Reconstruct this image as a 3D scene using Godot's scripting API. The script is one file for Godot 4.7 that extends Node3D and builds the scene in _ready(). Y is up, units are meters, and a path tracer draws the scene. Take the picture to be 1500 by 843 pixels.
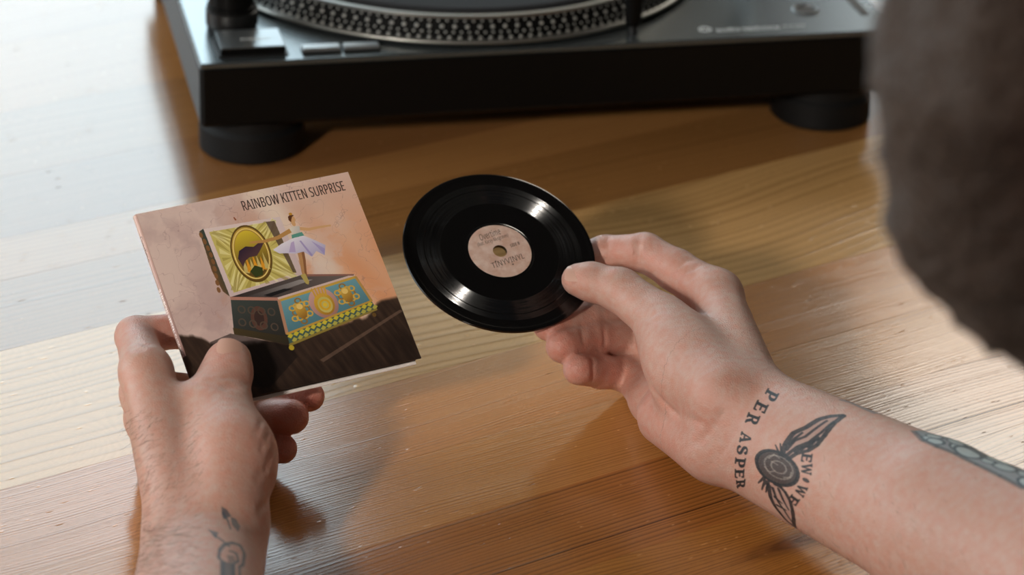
extends Node3D
# A person at a pine table holds a small record and its printed sleeve in front of a turntable.
# Lengths in this script are millimetres; mm() turns (right, up from the table top, away from the camera) into scene metres.

const TABLE_Y := 0.74
const CAM_H := 658.74          # lens above the table top
const FOCAL := 3838.55         # focal length in pixels of the 1500 x 843 frame
const PITCH := 0.458673
const ROLL := 0.038397
const GRAIN := 0.597600        # direction of the planks
const DECK_YAW := 0.240681     # turn of the turntable

var cam_right: Vector3
var cam_up: Vector3
var cam_fwd: Vector3
var cam_pos: Vector3
var taken := {}
var rng := RandomNumberGenerator.new()


# ---------------------------------------------------------------- helpers
func mm(x: float, y: float, z: float) -> Vector3:
	return Vector3(x * 0.001, TABLE_Y + y * 0.001, (1400.0 - z) * 0.001)


func setup_axes() -> void:
	var r0 := Vector3(1, 0, 0)
	var u0 := Vector3(0, cos(PITCH), -sin(PITCH))
	cam_fwd = Vector3(0, -sin(PITCH), -cos(PITCH))
	cam_right = r0 * cos(ROLL) + u0 * sin(ROLL)
	cam_up = u0 * cos(ROLL) - r0 * sin(ROLL)
	cam_pos = mm(0, CAM_H, 0)


# a point the photograph shows at pixel (x, y), at a distance of z millimetres: camera axes in millimetres
func eye(x: float, y: float, z: float) -> Vector3:
	return Vector3((x - 750.0) / FOCAL * z, -(y - 421.5) / FOCAL * z, z)


func eye_to_world(p: Vector3) -> Vector3:
	return cam_pos + (cam_right * p.x + cam_up * p.y + cam_fwd * p.z) * 0.001


func world_to_eye(w: Vector3) -> Vector3:
	var d := (w - cam_pos) * 1000.0
	return Vector3(d.dot(cam_right), d.dot(cam_up), d.dot(cam_fwd))


func numbered(called: String) -> String:
	if not taken.has(called):
		taken[called] = 0
		return called
	taken[called] += 1
	return "%s_%03d" % [called, taken[called]]


func tag(o: Node3D, label: String, category: String = "", group: String = "", kind: String = "") -> void:
	if label: o.set_meta("label", label)
	if category: o.set_meta("category", category)
	if group: o.set_meta("group", group)
	if kind: o.set_meta("kind", kind)


func thing(called: String, label: String, category: String, where: Transform3D, group: String = "") -> Node3D:
	var o := Node3D.new()
	o.name = numbered(called)
	add_child(o, true)
	o.transform = where
	tag(o, label, category, group)
	return o


func obj(called: String, m: Mesh, mat: Material, parent: Node = self, at: Transform3D = Transform3D()) -> MeshInstance3D:
	var o := MeshInstance3D.new()
	o.name = numbered(called) if parent == self else called
	o.mesh = m
	if mat: o.material_override = mat
	o.transform = at
	o.cast_shadow = GeometryInstance3D.SHADOW_CASTING_SETTING_ON
	parent.add_child(o, true)
	return o


func struct(called: String, m: Mesh, mat: Material, at: Transform3D = Transform3D(), parent: Node = self) -> MeshInstance3D:
	var o := obj(called, m, mat, parent, at)
	o.set_meta("kind", "structure")
	return o


func mat(c: Color, rough: float, metal: float = 0.0, spec: float = 0.5) -> StandardMaterial3D:
	var m := StandardMaterial3D.new()
	m.albedo_color = c
	m.roughness = rough
	m.metallic = metal
	m.metallic_specular = spec
	return m


func rgb(r: float, g: float, b: float) -> Color:
	return Color(r / 255.0, g / 255.0, b / 255.0)


func at_pos(x: float, y: float, z: float) -> Transform3D:
	return Transform3D(Basis(), Vector3(x, y, z))


# a box with chamfered edges; uv runs over x and z
func bevel_box(size: Vector3, bevel: float) -> ArrayMesh:
	var st := SurfaceTool.new()
	st.begin(Mesh.PRIMITIVE_TRIANGLES)
	st.set_smooth_group(-1)
	add_bevel_box(st, size, bevel, Transform3D())
	st.generate_normals()
	return st.commit()


func add_bevel_box(st: SurfaceTool, size: Vector3, bevel: float, tr: Transform3D) -> void:
	var h := size * 0.5
	var b: float = min(bevel, min(h.x, min(h.y, h.z)) * 0.98)
	var corners := []
	for i in 8:
		var s := Vector3(1 if i & 1 else -1, 1 if i & 2 else -1, 1 if i & 4 else -1)
		corners.append([s * (h - Vector3(0, b, b)), s * (h - Vector3(b, 0, b)), s * (h - Vector3(b, b, 0))])
	var put := func(ps: Array, n: Vector3) -> void:
		var c: Vector3 = (ps[1] - ps[0]).cross(ps[2] - ps[0])
		if c.dot(n) > 0: ps.reverse()
		for k in range(1, ps.size() - 1):
			for p in [ps[0], ps[k], ps[k + 1]]:
				st.set_uv(Vector2(p.x / size.x + 0.5, p.z / size.z + 0.5))
				st.add_vertex(tr * p)
	for ax in 3:
		var a1 := (ax + 1) % 3
		var a2 := (ax + 2) % 3
		for sg in [0, 1]:
			var ids := []
			for q in [[0, 0], [1, 0], [1, 1], [0, 1]]:
				ids.append((sg << ax) | (q[0] << a1) | (q[1] << a2))
			var n := Vector3()
			n[ax] = 1 if sg else -1
			put.call([corners[ids[0]][ax], corners[ids[1]][ax], corners[ids[2]][ax], corners[ids[3]][ax]], n)
		for s1 in [0, 1]:
			for s2 in [0, 1]:
				var i0: int = (s1 << a1) | (s2 << a2)
				var i1: int = i0 | (1 << ax)
				var n := Vector3()
				n[a1] = 1 if s1 else -1
				n[a2] = 1 if s2 else -1
				put.call([corners[i0][a1], corners[i1][a1], corners[i1][a2], corners[i0][a2]], n)
	for i in 8:
		put.call([corners[i][0], corners[i][1], corners[i][2]], Vector3(1 if i & 1 else -1, 1 if i & 2 else -1, 1 if i & 4 else -1))


# turns a profile of (radius, height) round the y axis; uv = (turn, place along the profile)
func lathe(profile: PackedVector2Array, segs: int = 64, smooth: bool = false) -> ArrayMesh:
	var st := SurfaceTool.new()
	st.begin(Mesh.PRIMITIVE_TRIANGLES)
	add_lathe(st, profile, segs, smooth, Transform3D())
	return st.commit()


func add_lathe(st: SurfaceTool, profile: PackedVector2Array, segs: int, smooth: bool, tr: Transform3D) -> void:
	var n := profile.size()
	var norms := []
	for i in n - 1:
		var d := profile[i + 1] - profile[i]
		norms.append(Vector2(-d.y, d.x).normalized() * -1.0)
	for i in n - 1:
		var na: Vector2 = norms[i]
		var nb: Vector2 = norms[i]
		if smooth:
			if i > 0: na = (norms[i] + norms[i - 1]).normalized()
			if i < n - 2: nb = (norms[i] + norms[i + 1]).normalized()
		for k in segs:
			var vs := []
			for q in [[0, 0], [1, 0], [1, 1], [0, 1]]:
				var t: float = TAU * (k + q[0]) / segs
				var p: Vector2 = profile[i + q[1]]
				var m: Vector2 = nb if q[1] else na
				vs.append([Vector3(cos(t) * p.x, p.y, sin(t) * p.x), Vector3(cos(t) * m.x, m.y, sin(t) * m.x), Vector2(float(k + q[0]) / segs, float(i + q[1]) / (n - 1))])
			for id in [0, 1, 2, 0, 2, 3]:
				st.set_uv(vs[id][2])
				st.set_normal(tr.basis * vs[id][1])
				st.add_vertex(tr * vs[id][0])


# flat-topped prism over an outline in x and z, with a small chamfer on top
func prism(outline: PackedVector2Array, y0: float, y1: float, bevel: float) -> ArrayMesh:
	var st := SurfaceTool.new()
	st.begin(Mesh.PRIMITIVE_TRIANGLES)
	st.set_smooth_group(-1)
	var c := Vector2()
	for p in outline: c += p / outline.size()
	var inner := PackedVector2Array()
	for p in outline: inner.append(p - (p - c).normalized() * bevel)
	var n := outline.size()
	var tri := func(a: Vector3, b: Vector3, d: Vector3, out: Vector3) -> void:
		var ps := [a, b, d]
		if (b - a).cross(d - a).dot(out) > 0: ps = [a, d, b]
		for p in ps:
			st.set_uv(Vector2(p.x, p.z))
			st.add_vertex(p)
	for i in n:
		var p := outline[i]
		var q := outline[(i + 1) % n]
		var a := inner[i]
		var b := inner[(i + 1) % n]
		var out2 := (p + q) * 0.5 - c
		var out := Vector3(out2.x, 0, out2.y)
		var p0 := Vector3(p.x, y0, p.y)
		var q0 := Vector3(q.x, y0, q.y)
		var p1 := Vector3(p.x, y1 - bevel, p.y)
		var q1 := Vector3(q.x, y1 - bevel, q.y)
		var a1 := Vector3(a.x, y1, a.y)
		var b1 := Vector3(b.x, y1, b.y)
		tri.call(p0, q0, q1, out)
		tri.call(p0, q1, p1, out)
		tri.call(p1, q1, b1, out + Vector3.UP * out.length())
		tri.call(p1, b1, a1, out + Vector3.UP * out.length())
		tri.call(a1, b1, Vector3(c.x, y1, c.y), Vector3.UP)
		tri.call(p0, q0, Vector3(c.x, y0, c.y), Vector3.DOWN)
	st.generate_normals()
	return st.commit()


# ---------------------------------------------------------------- a canvas for flat print (labels, covers, tattoos)
class Canvas:
	var im: Image
	var n: int
	var h: int

	func _init(w: int, hh: int, c: Color, alpha: bool = false) -> void:
		n = w
		h = hh
		im = Image.create_empty(w, hh, false, Image.FORMAT_RGBA8 if alpha else Image.FORMAT_RGB8)
		im.fill(c)

	func blend(x: int, y: int, c: Color) -> void:
		if c.a >= 0.999:
			im.set_pixel(x, y, c)
			return
		var o := im.get_pixel(x, y)
		var a := c.a + o.a * (1.0 - c.a)
		if a <= 0.0: return
		var m := c.a / a
		im.set_pixel(x, y, Color(lerpf(o.r, c.r, m), lerpf(o.g, c.g, m), lerpf(o.b, c.b, m), a))

	# pts in 0..1
	func poly(pts: PackedVector2Array, c: Color, to: Color = Color(0, 0, 0, 0), dir: Vector2 = Vector2()) -> void:
		var q := PackedVector2Array()
		var lo := Vector2(1e9, 1e9)
		var hi := -lo
		for p in pts:
			var r := Vector2(p.x * n, p.y * h)
			q.append(r)
			lo = lo.min(r)
			hi = hi.max(r)
		var grad := dir != Vector2()
		var d0 := 1e9
		var d1 := -1e9
		if grad:
			for r in q:
				d0 = min(d0, r.dot(dir))
				d1 = max(d1, r.dot(dir))
		for y in range(max(0, int(lo.y)), min(h - 1, int(hi.y)) + 1):
			# crossings of this row
			var xs := []
			var yy := y + 0.5
			for i in q.size():
				var a := q[i]
				var b := q[(i + 1) % q.size()]
				if (a.y <= yy) != (b.y <= yy):
					xs.append(a.x + (yy - a.y) / (b.y - a.y) * (b.x - a.x))
			xs.sort()
			for k in range(0, xs.size() - 1, 2):
				for x in range(max(0, int(ceil(xs[k] - 0.5))), min(n - 1, int(floor(xs[k + 1] - 0.5))) + 1):
					if grad:
						blend(x, y, c.lerp(to, clampf((Vector2(x, y).dot(dir) - d0) / max(1e-6, d1 - d0), 0, 1)))
					else:
						blend(x, y, c)

	func oval(c: Vector2, a: Vector2, b: Vector2, col: Color, to: Color = Color(0, 0, 0, 0), dir: Vector2 = Vector2()) -> void:
		var p := PackedVector2Array()
		for i in 40: p.append(c + a * cos(TAU * i / 40) + b * sin(TAU * i / 40))
		poly(p, col, to, dir)

	func line(pts: Array, w0: float, w1: float, col: Color) -> void:
		for i in pts.size() - 1:
			var a: Vector2 = pts[i]
			var b: Vector2 = pts[i + 1]
			var ra := lerpf(w0, w1, float(i) / (pts.size() - 1)) * 0.5
			var rb := lerpf(w0, w1, float(i + 1) / (pts.size() - 1)) * 0.5
			var d := (b - a).normalized()
			var s := Vector2(-d.y, d.x)
			poly(PackedVector2Array([a + s * ra, a - d * ra * 0.7, a - s * ra, b - s * rb, b + d * rb * 0.7, b + s * rb]), col)

	func ring(c: Vector2, a: Vector2, b: Vector2, w: float, col: Color) -> void:
		var pts := []
		for i in 41: pts.append(c + a * cos(TAU * i / 40) + b * sin(TAU * i / 40))
		line(pts, w, w, col)

	# lettering; at = start of the base line, along = direction and width scale, up = direction and height of a capital
	func text(s: String, at: Vector2, along: Vector2, up: Vector2, col: Color, fit: bool = true, font: String = "Droid Sans", bold: bool = false) -> void:
		var tm := TextMesh.new()
		var f := SystemFont.new()
		f.font_names = PackedStringArray([font])
		f.font_weight = 700 if bold else 400
		tm.font = f
		tm.text = s
		tm.font_size = 64
		tm.pixel_size = 0.01
		tm.depth = 0.0
		tm.curve_step = 1.0
		tm.horizontal_alignment = HORIZONTAL_ALIGNMENT_LEFT
		var arr := tm.get_mesh_arrays()
		var v: PackedVector3Array = arr[0]
		var idx = arr[12]
		var lo := Vector2(1e9, 1e9)
		var hi := -lo
		for p in v:
			lo = lo.min(Vector2(p.x, p.y))
			hi = hi.max(Vector2(p.x, p.y))
		var cap := 0.457
		var base := 0.0
		# the base line: measure a capital of the same font
		var tm2 := TextMesh.new()
		tm2.font = f
		tm2.text = "H"
		tm2.font_size = 64
		tm2.pixel_size = 0.01
		tm2.depth = 0.0
		var b2 := tm2.get_aabb()
		cap = b2.size.y
		base = b2.position.y
		var sx := along / (hi.x - lo.x)
		var count := v.size()
		var ids := PackedInt32Array()
		if idx != null and idx.size() > 0:
			ids = idx
		else:
			for i in count: ids.append(i)
		for t in range(0, ids.size(), 3):
			var q := PackedVector2Array()
			for k in 3:
				var p := v[ids[t + k]]
				q.append(at + sx * (p.x - lo.x) + up * ((p.y - base) / cap))
			poly(q, col)

	func texture() -> ImageTexture:
		return ImageTexture.create_from_image(im)


func noise(freq: float, sd: int, oct: int = 3) -> FastNoiseLite:
	var n := FastNoiseLite.new()
	n.seed = sd
	n.frequency = freq
	n.fractal_octaves = oct
	n.noise_type = FastNoiseLite.TYPE_SIMPLEX_SMOOTH
	return n


func quad2(a: Vector2, b: Vector2, c: Vector2, d: Vector2, u: float, v: float) -> Vector2:
	return a.lerp(b, u).lerp(d.lerp(c, u), v)


# ---------------------------------------------------------------- the scene
func _ready() -> void:
	rng.seed = 7
	setup_axes()
	var cam := Camera3D.new()
	cam.name = "camera"
	cam.near = 0.05
	cam.far = 50.0
	var lens := CameraAttributesPhysical.new()
	lens.frustum_focal_length = 109.33
	lens.frustum_focus_distance = 1.305
	lens.exposure_aperture = 9.2
	lens.frustum_near = 0.05
	lens.frustum_far = 50.0
	lens.auto_exposure_enabled = false
	cam.attributes = lens
	cam.fov = rad_to_deg(2.0 * atan(421.5 / FOCAL))
	add_child(cam)
	cam.transform = Transform3D(Basis(cam_right, cam_up, -cam_fwd), cam_pos)
	cam.current = true

	var env := Environment.new()
	var sky := Sky.new()
	var sm := ProceduralSkyMaterial.new()
	sm.sky_top_color = rgb(150, 180, 215)
	sm.sky_horizon_color = rgb(225, 232, 240)
	sm.ground_bottom_color = rgb(120, 115, 105)
	sm.ground_horizon_color = rgb(200, 200, 196)
	sky.sky_material = sm
	env.background_mode = Environment.BG_SKY
	env.sky = sky
	env.background_energy_multiplier = 1.0
	env.tonemap_mode = Environment.TONE_MAPPER_LINEAR
	env.tonemap_exposure = 1.0
	env.sdfgi_enabled = true
	env.ssao_enabled = true
	env.ssil_enabled = true
	var we := WorldEnvironment.new()
	we.name = "environment"
	we.environment = env
	add_child(we)

	build_room()
	build_table()
	build_turntable()
	build_sleeve()
	build_record()
	build_person()


# ---------------------------------------------------------------- the room: four walls with daylight windows, a key light and one added window
func wall_with_holes(called: String, width: float, height: float, holes: Array, m: Material, at: Transform3D) -> void:
	# a wall in the x-y plane, 0.2 m thick, built round rectangular openings [x0, y0, x1, y1]
	var st := SurfaceTool.new()
	st.begin(Mesh.PRIMITIVE_TRIANGLES)
	st.set_smooth_group(-1)
	var xs := [-width * 0.5, width * 0.5]
	var ys := [0.0, height]
	for q in holes:
		xs += [q[0], q[2]]
		ys += [q[1], q[3]]
	xs.sort()
	ys.sort()
	for i in xs.size() - 1:
		for j in ys.size() - 1:
			var c := Vector2((xs[i] + xs[i + 1]) * 0.5, (ys[j] + ys[j + 1]) * 0.5)
			var solid: bool = xs[i + 1] - xs[i] > 1e-4 and ys[j + 1] - ys[j] > 1e-4
			for q in holes:
				if c.x > q[0] and c.x < q[2] and c.y > q[1] and c.y < q[3]: solid = false
			if solid:
				add_bevel_box(st, Vector3(xs[i + 1] - xs[i], ys[j + 1] - ys[j], 0.2), 0.0, at_pos(c.x, c.y, -0.1))
	st.generate_normals()
	struct(called, st.commit(), m, at)


func build_window(called: String, hole: Array, radiance: float, c: Color, frame: Material, at: Transform3D) -> void:
	var w: float = hole[2] - hole[0]
	var h: float = hole[3] - hole[1]
	var cx: float = (hole[0] + hole[2]) * 0.5
	var cy: float = (hole[1] + hole[3]) * 0.5
	var root := Node3D.new()
	root.name = numbered(called)
	root.set_meta("kind", "structure")
	add_child(root, true)
	root.transform = at * at_pos(cx, cy, 0)
	var pane := StandardMaterial3D.new()
	pane.albedo_color = Color(0.9, 0.9, 0.9)
	pane.emission_enabled = true
	pane.emission = c
	pane.emission_energy_multiplier = radiance * 0.25
	var b := 0.03
	obj("pane", bevel_box(Vector3(w - b, h - b, 0.01), 0.001), pane, root, at_pos(0, 0, -0.12))
	var st := SurfaceTool.new()
	st.begin(Mesh.PRIMITIVE_TRIANGLES)
	st.set_smooth_group(-1)
	for s in [-1, 1]:
		add_bevel_box(st, Vector3(b, h, 0.06), 0.004, at_pos(s * (w * 0.5 - b * 0.5), 0, -0.1))
		add_bevel_box(st, Vector3(w - 2 * b, b, 0.06), 0.004, at_pos(0, s * (h * 0.5 - b * 0.5), -0.1))
	st.generate_normals()
	obj("window_frame", st.commit(), frame, root)
	var l := AreaLight3D.new()
	l.name = "window_light"
	l.area_size = Vector2(w - 2 * b, h - 2 * b)
	l.area_normalize_energy = true
	l.light_color = c
	l.light_energy = radiance * 0.75 * l.area_size.x * l.area_size.y / PI
	l.shadow_enabled = true
	l.set("area_range", 12.0)
	root.add_child(l)
	l.transform = Transform3D(Basis(Vector3.UP, PI), Vector3(0, 0, -0.1))


func build_room() -> void:
	var plaster := mat(rgb(165, 157, 147), 0.9)
	var frame := mat(rgb(60, 56, 52), 0.5)
	var H := 3.3
	var back := Transform3D(Basis(), Vector3(0, 0, -2.8))
	var day := Color(0.93, 0.98, 1.0)
	var warm := Color(1.0, 0.95, 0.86)
	var w1 := [-2.4, 1.25, -0.33, 3.05]
	var w2 := [-0.26, 2.02, 0.2, 2.28]
	var w3 := [0.66, 2.16, 1.75, 2.95]
	var w6 := [0.5, 1.42, 0.78, 1.78]
	wall_with_holes("wall_back", 6.4, H, [w1, w2, w3, w6], mat(rgb(82, 77, 72), 0.9), back)
	build_window("window_1", w1, 5.5, Color(0.87, 0.96, 1.0), frame, back)
	build_window("window_2", w2, 4.8, Color(1.0, 0.92, 0.78), frame, back)
	build_window("window_3", w3, 9.5, Color(1.0, 0.96, 0.9), frame, back)
	build_window("added_window_6", w6, 5.0, day, frame, back)  # added small window, makes the highlight on the turntable plate
	# the wall behind the camera, with an unseen key light shaped as a narrow window
	var front := Transform3D(Basis(Vector3.UP, PI), Vector3(0, 0, 2.6))
	var w4 := [1.2, 1.96, 1.48, 2.30]
	wall_with_holes("wall_front", 6.4, H, [w4], plaster, front)
	build_window("key_light_4", w4, 470.0, Color(1.0, 0.965, 0.92), frame, front)
	var left := Transform3D(Basis(Vector3.UP, PI / 2), Vector3(-3.2, 0, -0.1))
	var w5 := [-1.2, 1.0, 1.2, 2.6]
	wall_with_holes("wall_left", 5.8, H, [w5], plaster, left)
	build_window("window_5", w5, 6.0, day, frame, left)
	var right := Transform3D(Basis(Vector3.UP, -PI / 2), Vector3(3.2, 0, -0.1))
	wall_with_holes("wall_right", 5.8, H, [], plaster, right)
	struct("floor", bevel_box(Vector3(6.8, 0.2, 6.2), 0.0), mat(rgb(120, 100, 82), 0.6), at_pos(0, -0.1, -0.1))
	struct("ceiling", bevel_box(Vector3(6.8, 0.2, 6.2), 0.0), mat(rgb(62, 54, 47), 0.9), at_pos(0, H + 0.1, -0.1))


# ---------------------------------------------------------------- the table, board by board
func plank_maps(sd: int, early: Color, late: Color, gap: float, strength: float, width: float, knot: Vector3 = Vector3()) -> Array:
	var W := 1536
	var H := 224
	var r := RandomNumberGenerator.new()
	r.seed = sd
	# growth rings across the board: light early wood that darkens, then stops sharply
	var fine := 6
	var N := H * fine * 3
	var prof := PackedFloat32Array()
	prof.resize(N)
	var i := 0
	var mm_per := width / (H * fine)
	while i < N:
		var len_mm := gap * r.randf_range(0.55, 1.5)
		var n: int = max(4, int(len_mm / mm_per))
		var dark := r.randf_range(0.45, 1.0)
		if r.randf() < 0.05: dark = 1.5
		for k in n:
			if i >= N: break
			var t := float(k) / n
			var d := pow(t, 2.2) if t < 0.86 else (1.0 - t) / 0.14 * 0.72
			prof[i] = d * dark
			i += 1
	var n1 := noise(0.0025, sd, 2)
	var n2 := noise(0.02, sd + 3, 3)
	var n3 := noise(0.004, sd + 9, 2)
	var data := PackedByteArray()
	data.resize(W * H * 3)
	var hd := PackedByteArray()
	hd.resize(W * H)
	var warp := PackedFloat32Array()
	warp.resize(W)
	for x in W:
		warp[x] = n1.get_noise_2d(x, 0) * 36.0 + n2.get_noise_2d(x, 50) * 1.0
	var at := 0
	var le := early.srgb_to_linear()
	var ll := late.srgb_to_linear()
	for y in H:
		for x in W:
			var f := (y + H + warp[x] + n3.get_noise_2d(x * 0.6, y * 1.4) * 7.0)
			if knot.z > 0.0:
				var dx := (x - knot.x) / (knot.z * 2.2)
				var dy := (y - knot.y) / knot.z
				f += 84.0 * exp(-dx * dx) * (1.0 / (1.0 + exp(-dy * 1.6)) - 0.5)
			var d: float = prof[clampi(int(f * fine), 0, N - 1)]
			var fleck := 0.94 + 0.12 * float((x * 7919 + y * 104729 + (x * y) % 613) % 97) / 97.0
			var k := clampf(d * strength, 0.0, 1.0)
			var cr := lerpf(le.r, ll.r, k) * fleck
			var cg := lerpf(le.g, ll.g, k) * fleck
			var cb := lerpf(le.b, ll.b, k) * fleck
			var kn := 0.0
			if knot.z > 0.0:
				var ex := (x - knot.x) / (knot.z * 0.8)
				var ey := (y - knot.y) / (knot.z * 0.5)
				kn = clampf(1.5 - sqrt(ex * ex + ey * ey), 0.0, 1.0)
			if kn > 0.0:
				var rr := 0.5 + 0.5 * sin(sqrt(pow((x - knot.x) / 1.6, 2) + pow(y - knot.y, 2)) * 0.9)
				cr = lerpf(cr, 0.10 + 0.08 * rr, kn)
				cg = lerpf(cg, 0.035 + 0.03 * rr, kn)
				cb = lerpf(cb, 0.012 + 0.008 * rr, kn)
			data[at * 3] = int(255.0 * pow(clampf(cr, 0, 1), 1.0 / 2.2))
			data[at * 3 + 1] = int(255.0 * pow(clampf(cg, 0, 1), 1.0 / 2.2))
			data[at * 3 + 2] = int(255.0 * pow(clampf(cb, 0, 1), 1.0 / 2.2))
			hd[at] = clampi(int(150.0 + 45.0 * k + 30.0 * (fleck - 1.0)), 0, 255)
			at += 1
	# small dents and scratches
	for q in 70:
		var sx := r.randi_range(4, W - 20)
		var sy := r.randi_range(3, H - 4)
		var n := r.randi_range(1, 3)
		var slope := r.randf_range(-1.0, 1.0)
		for k in n:
			var y := clampi(sy + int(k * slope), 0, H - 1)
			var p := y * W + sx + k
			hd[p] = 10
			if q % 4 == 0:
				for ch in 3: data[p * 3 + ch] = data[p * 3 + ch] * 2 / 3
	# pale scuffs where the varnish is rubbed
	for q in 240:
		var sx := r.randi_range(4, W - 8)
		var sy := r.randi_range(4, H - 5)
		var steep := r.randf() < 0.5
		for k in r.randi_range(1, 3):
			var p := (sy + (k if steep else 0)) * W + sx + (0 if steep else k)
			data[p * 3] = mini(255, data[p * 3] + 52)
			data[p * 3 + 1] = mini(255, data[p * 3 + 1] + 50)
			data[p * 3 + 2] = mini(255, data[p * 3 + 2] + 46)
			hd[p] = 235
	var im := Image.create_from_data(W, H, false, Image.FORMAT_RGB8, data)
	var hm := Image.create_from_data(W, H, false, Image.FORMAT_L8, hd)
	return [ImageTexture.create_from_image(im), ImageTexture.create_from_image(hm)]


func wood(sd: int, early: Color, late: Color, gap: float, strength: float, width: float, knot: Vector3 = Vector3()) -> StandardMaterial3D:
	var t := plank_maps(sd, early, late, gap, strength, width, knot)
	var m := mat(Color(1.0, 0.97, 0.92), 0.17)
	m.albedo_texture = t[0]
	m.heightmap_enabled = true
	m.heightmap_texture = t[1]
	m.heightmap_scale = 0.04
	return m


func build_table() -> void:
	var along := Vector3(cos(GRAIN), 0, -sin(GRAIN))
	var across := Vector3(-sin(GRAIN), 0, -cos(GRAIN))   # away from the camera
	var root := thing("table", "honey-coloured pine board table that fills the frame under the turntable", "table", Transform3D(Basis(along, Vector3.UP, -across), Vector3()))
	root.position = Vector3(0, TABLE_Y, 0)
	# board edges as distances across the grain from the line through the turntable's corner
	var zero := 1478.71 - 1400.0 * cos(GRAIN)
	var edges := [-905.0, -812.0, -724.0, -640.0, -573.9, -512.3, -439.5, -306.2, -228.0, -177.5, -95.0, 0.0, 110.0, 225.0, 340.0]
	var gold := rgb(205, 160, 100)
	var looks := [
		[rgb(185, 128, 68), rgb(78, 43, 17), 3.0, 0.8], [rgb(192, 137, 70), rgb(73, 39, 14), 3.2, 0.9], [rgb(174, 117, 53), rgb(58, 26, 6), 2.6, 1.0],
		[rgb(167, 108, 51), rgb(54, 24, 8), 2.7, 1.0], [rgb(185, 130, 71), rgb(86, 49, 21), 1.9, 0.85], [rgb(188, 132, 80), rgb(87, 51, 24), 1.7, 0.8],
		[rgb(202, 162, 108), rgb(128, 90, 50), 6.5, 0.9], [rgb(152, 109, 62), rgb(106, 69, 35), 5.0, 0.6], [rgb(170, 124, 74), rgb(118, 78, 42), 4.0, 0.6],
		[rgb(142, 99, 58), rgb(98, 63, 34), 3.4, 0.6], [rgb(152, 110, 68), rgb(100, 66, 38), 3.0, 0.6], [rgb(171, 123, 74), rgb(93, 58, 32), 2.6, 0.7],  # first two boards here darkened in colour to carry shade near the turntable
		[rgb(168, 122, 78), rgb(89, 55, 28), 3.4, 0.7], [rgb(168, 122, 78), rgb(89, 55, 28), 3.0, 0.7]]
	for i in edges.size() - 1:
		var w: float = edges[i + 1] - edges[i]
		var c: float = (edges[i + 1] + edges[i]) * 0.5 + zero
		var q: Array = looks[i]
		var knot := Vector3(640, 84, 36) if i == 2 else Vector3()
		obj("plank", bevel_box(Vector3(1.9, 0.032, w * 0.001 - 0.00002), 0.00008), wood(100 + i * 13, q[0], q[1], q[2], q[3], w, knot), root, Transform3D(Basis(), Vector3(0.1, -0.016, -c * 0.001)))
	var pine := mat(rgb(170, 122, 74), 0.4)
	for sx in [-0.78, 0.98]:
		for sz in [-0.6, 0.52]:
			obj("leg", bevel_box(Vector3(0.08, TABLE_Y - 0.033, 0.08), 0.005), pine, root, at_pos(sx, -0.032 - (TABLE_Y - 0.033) * 0.5, sz))


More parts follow.
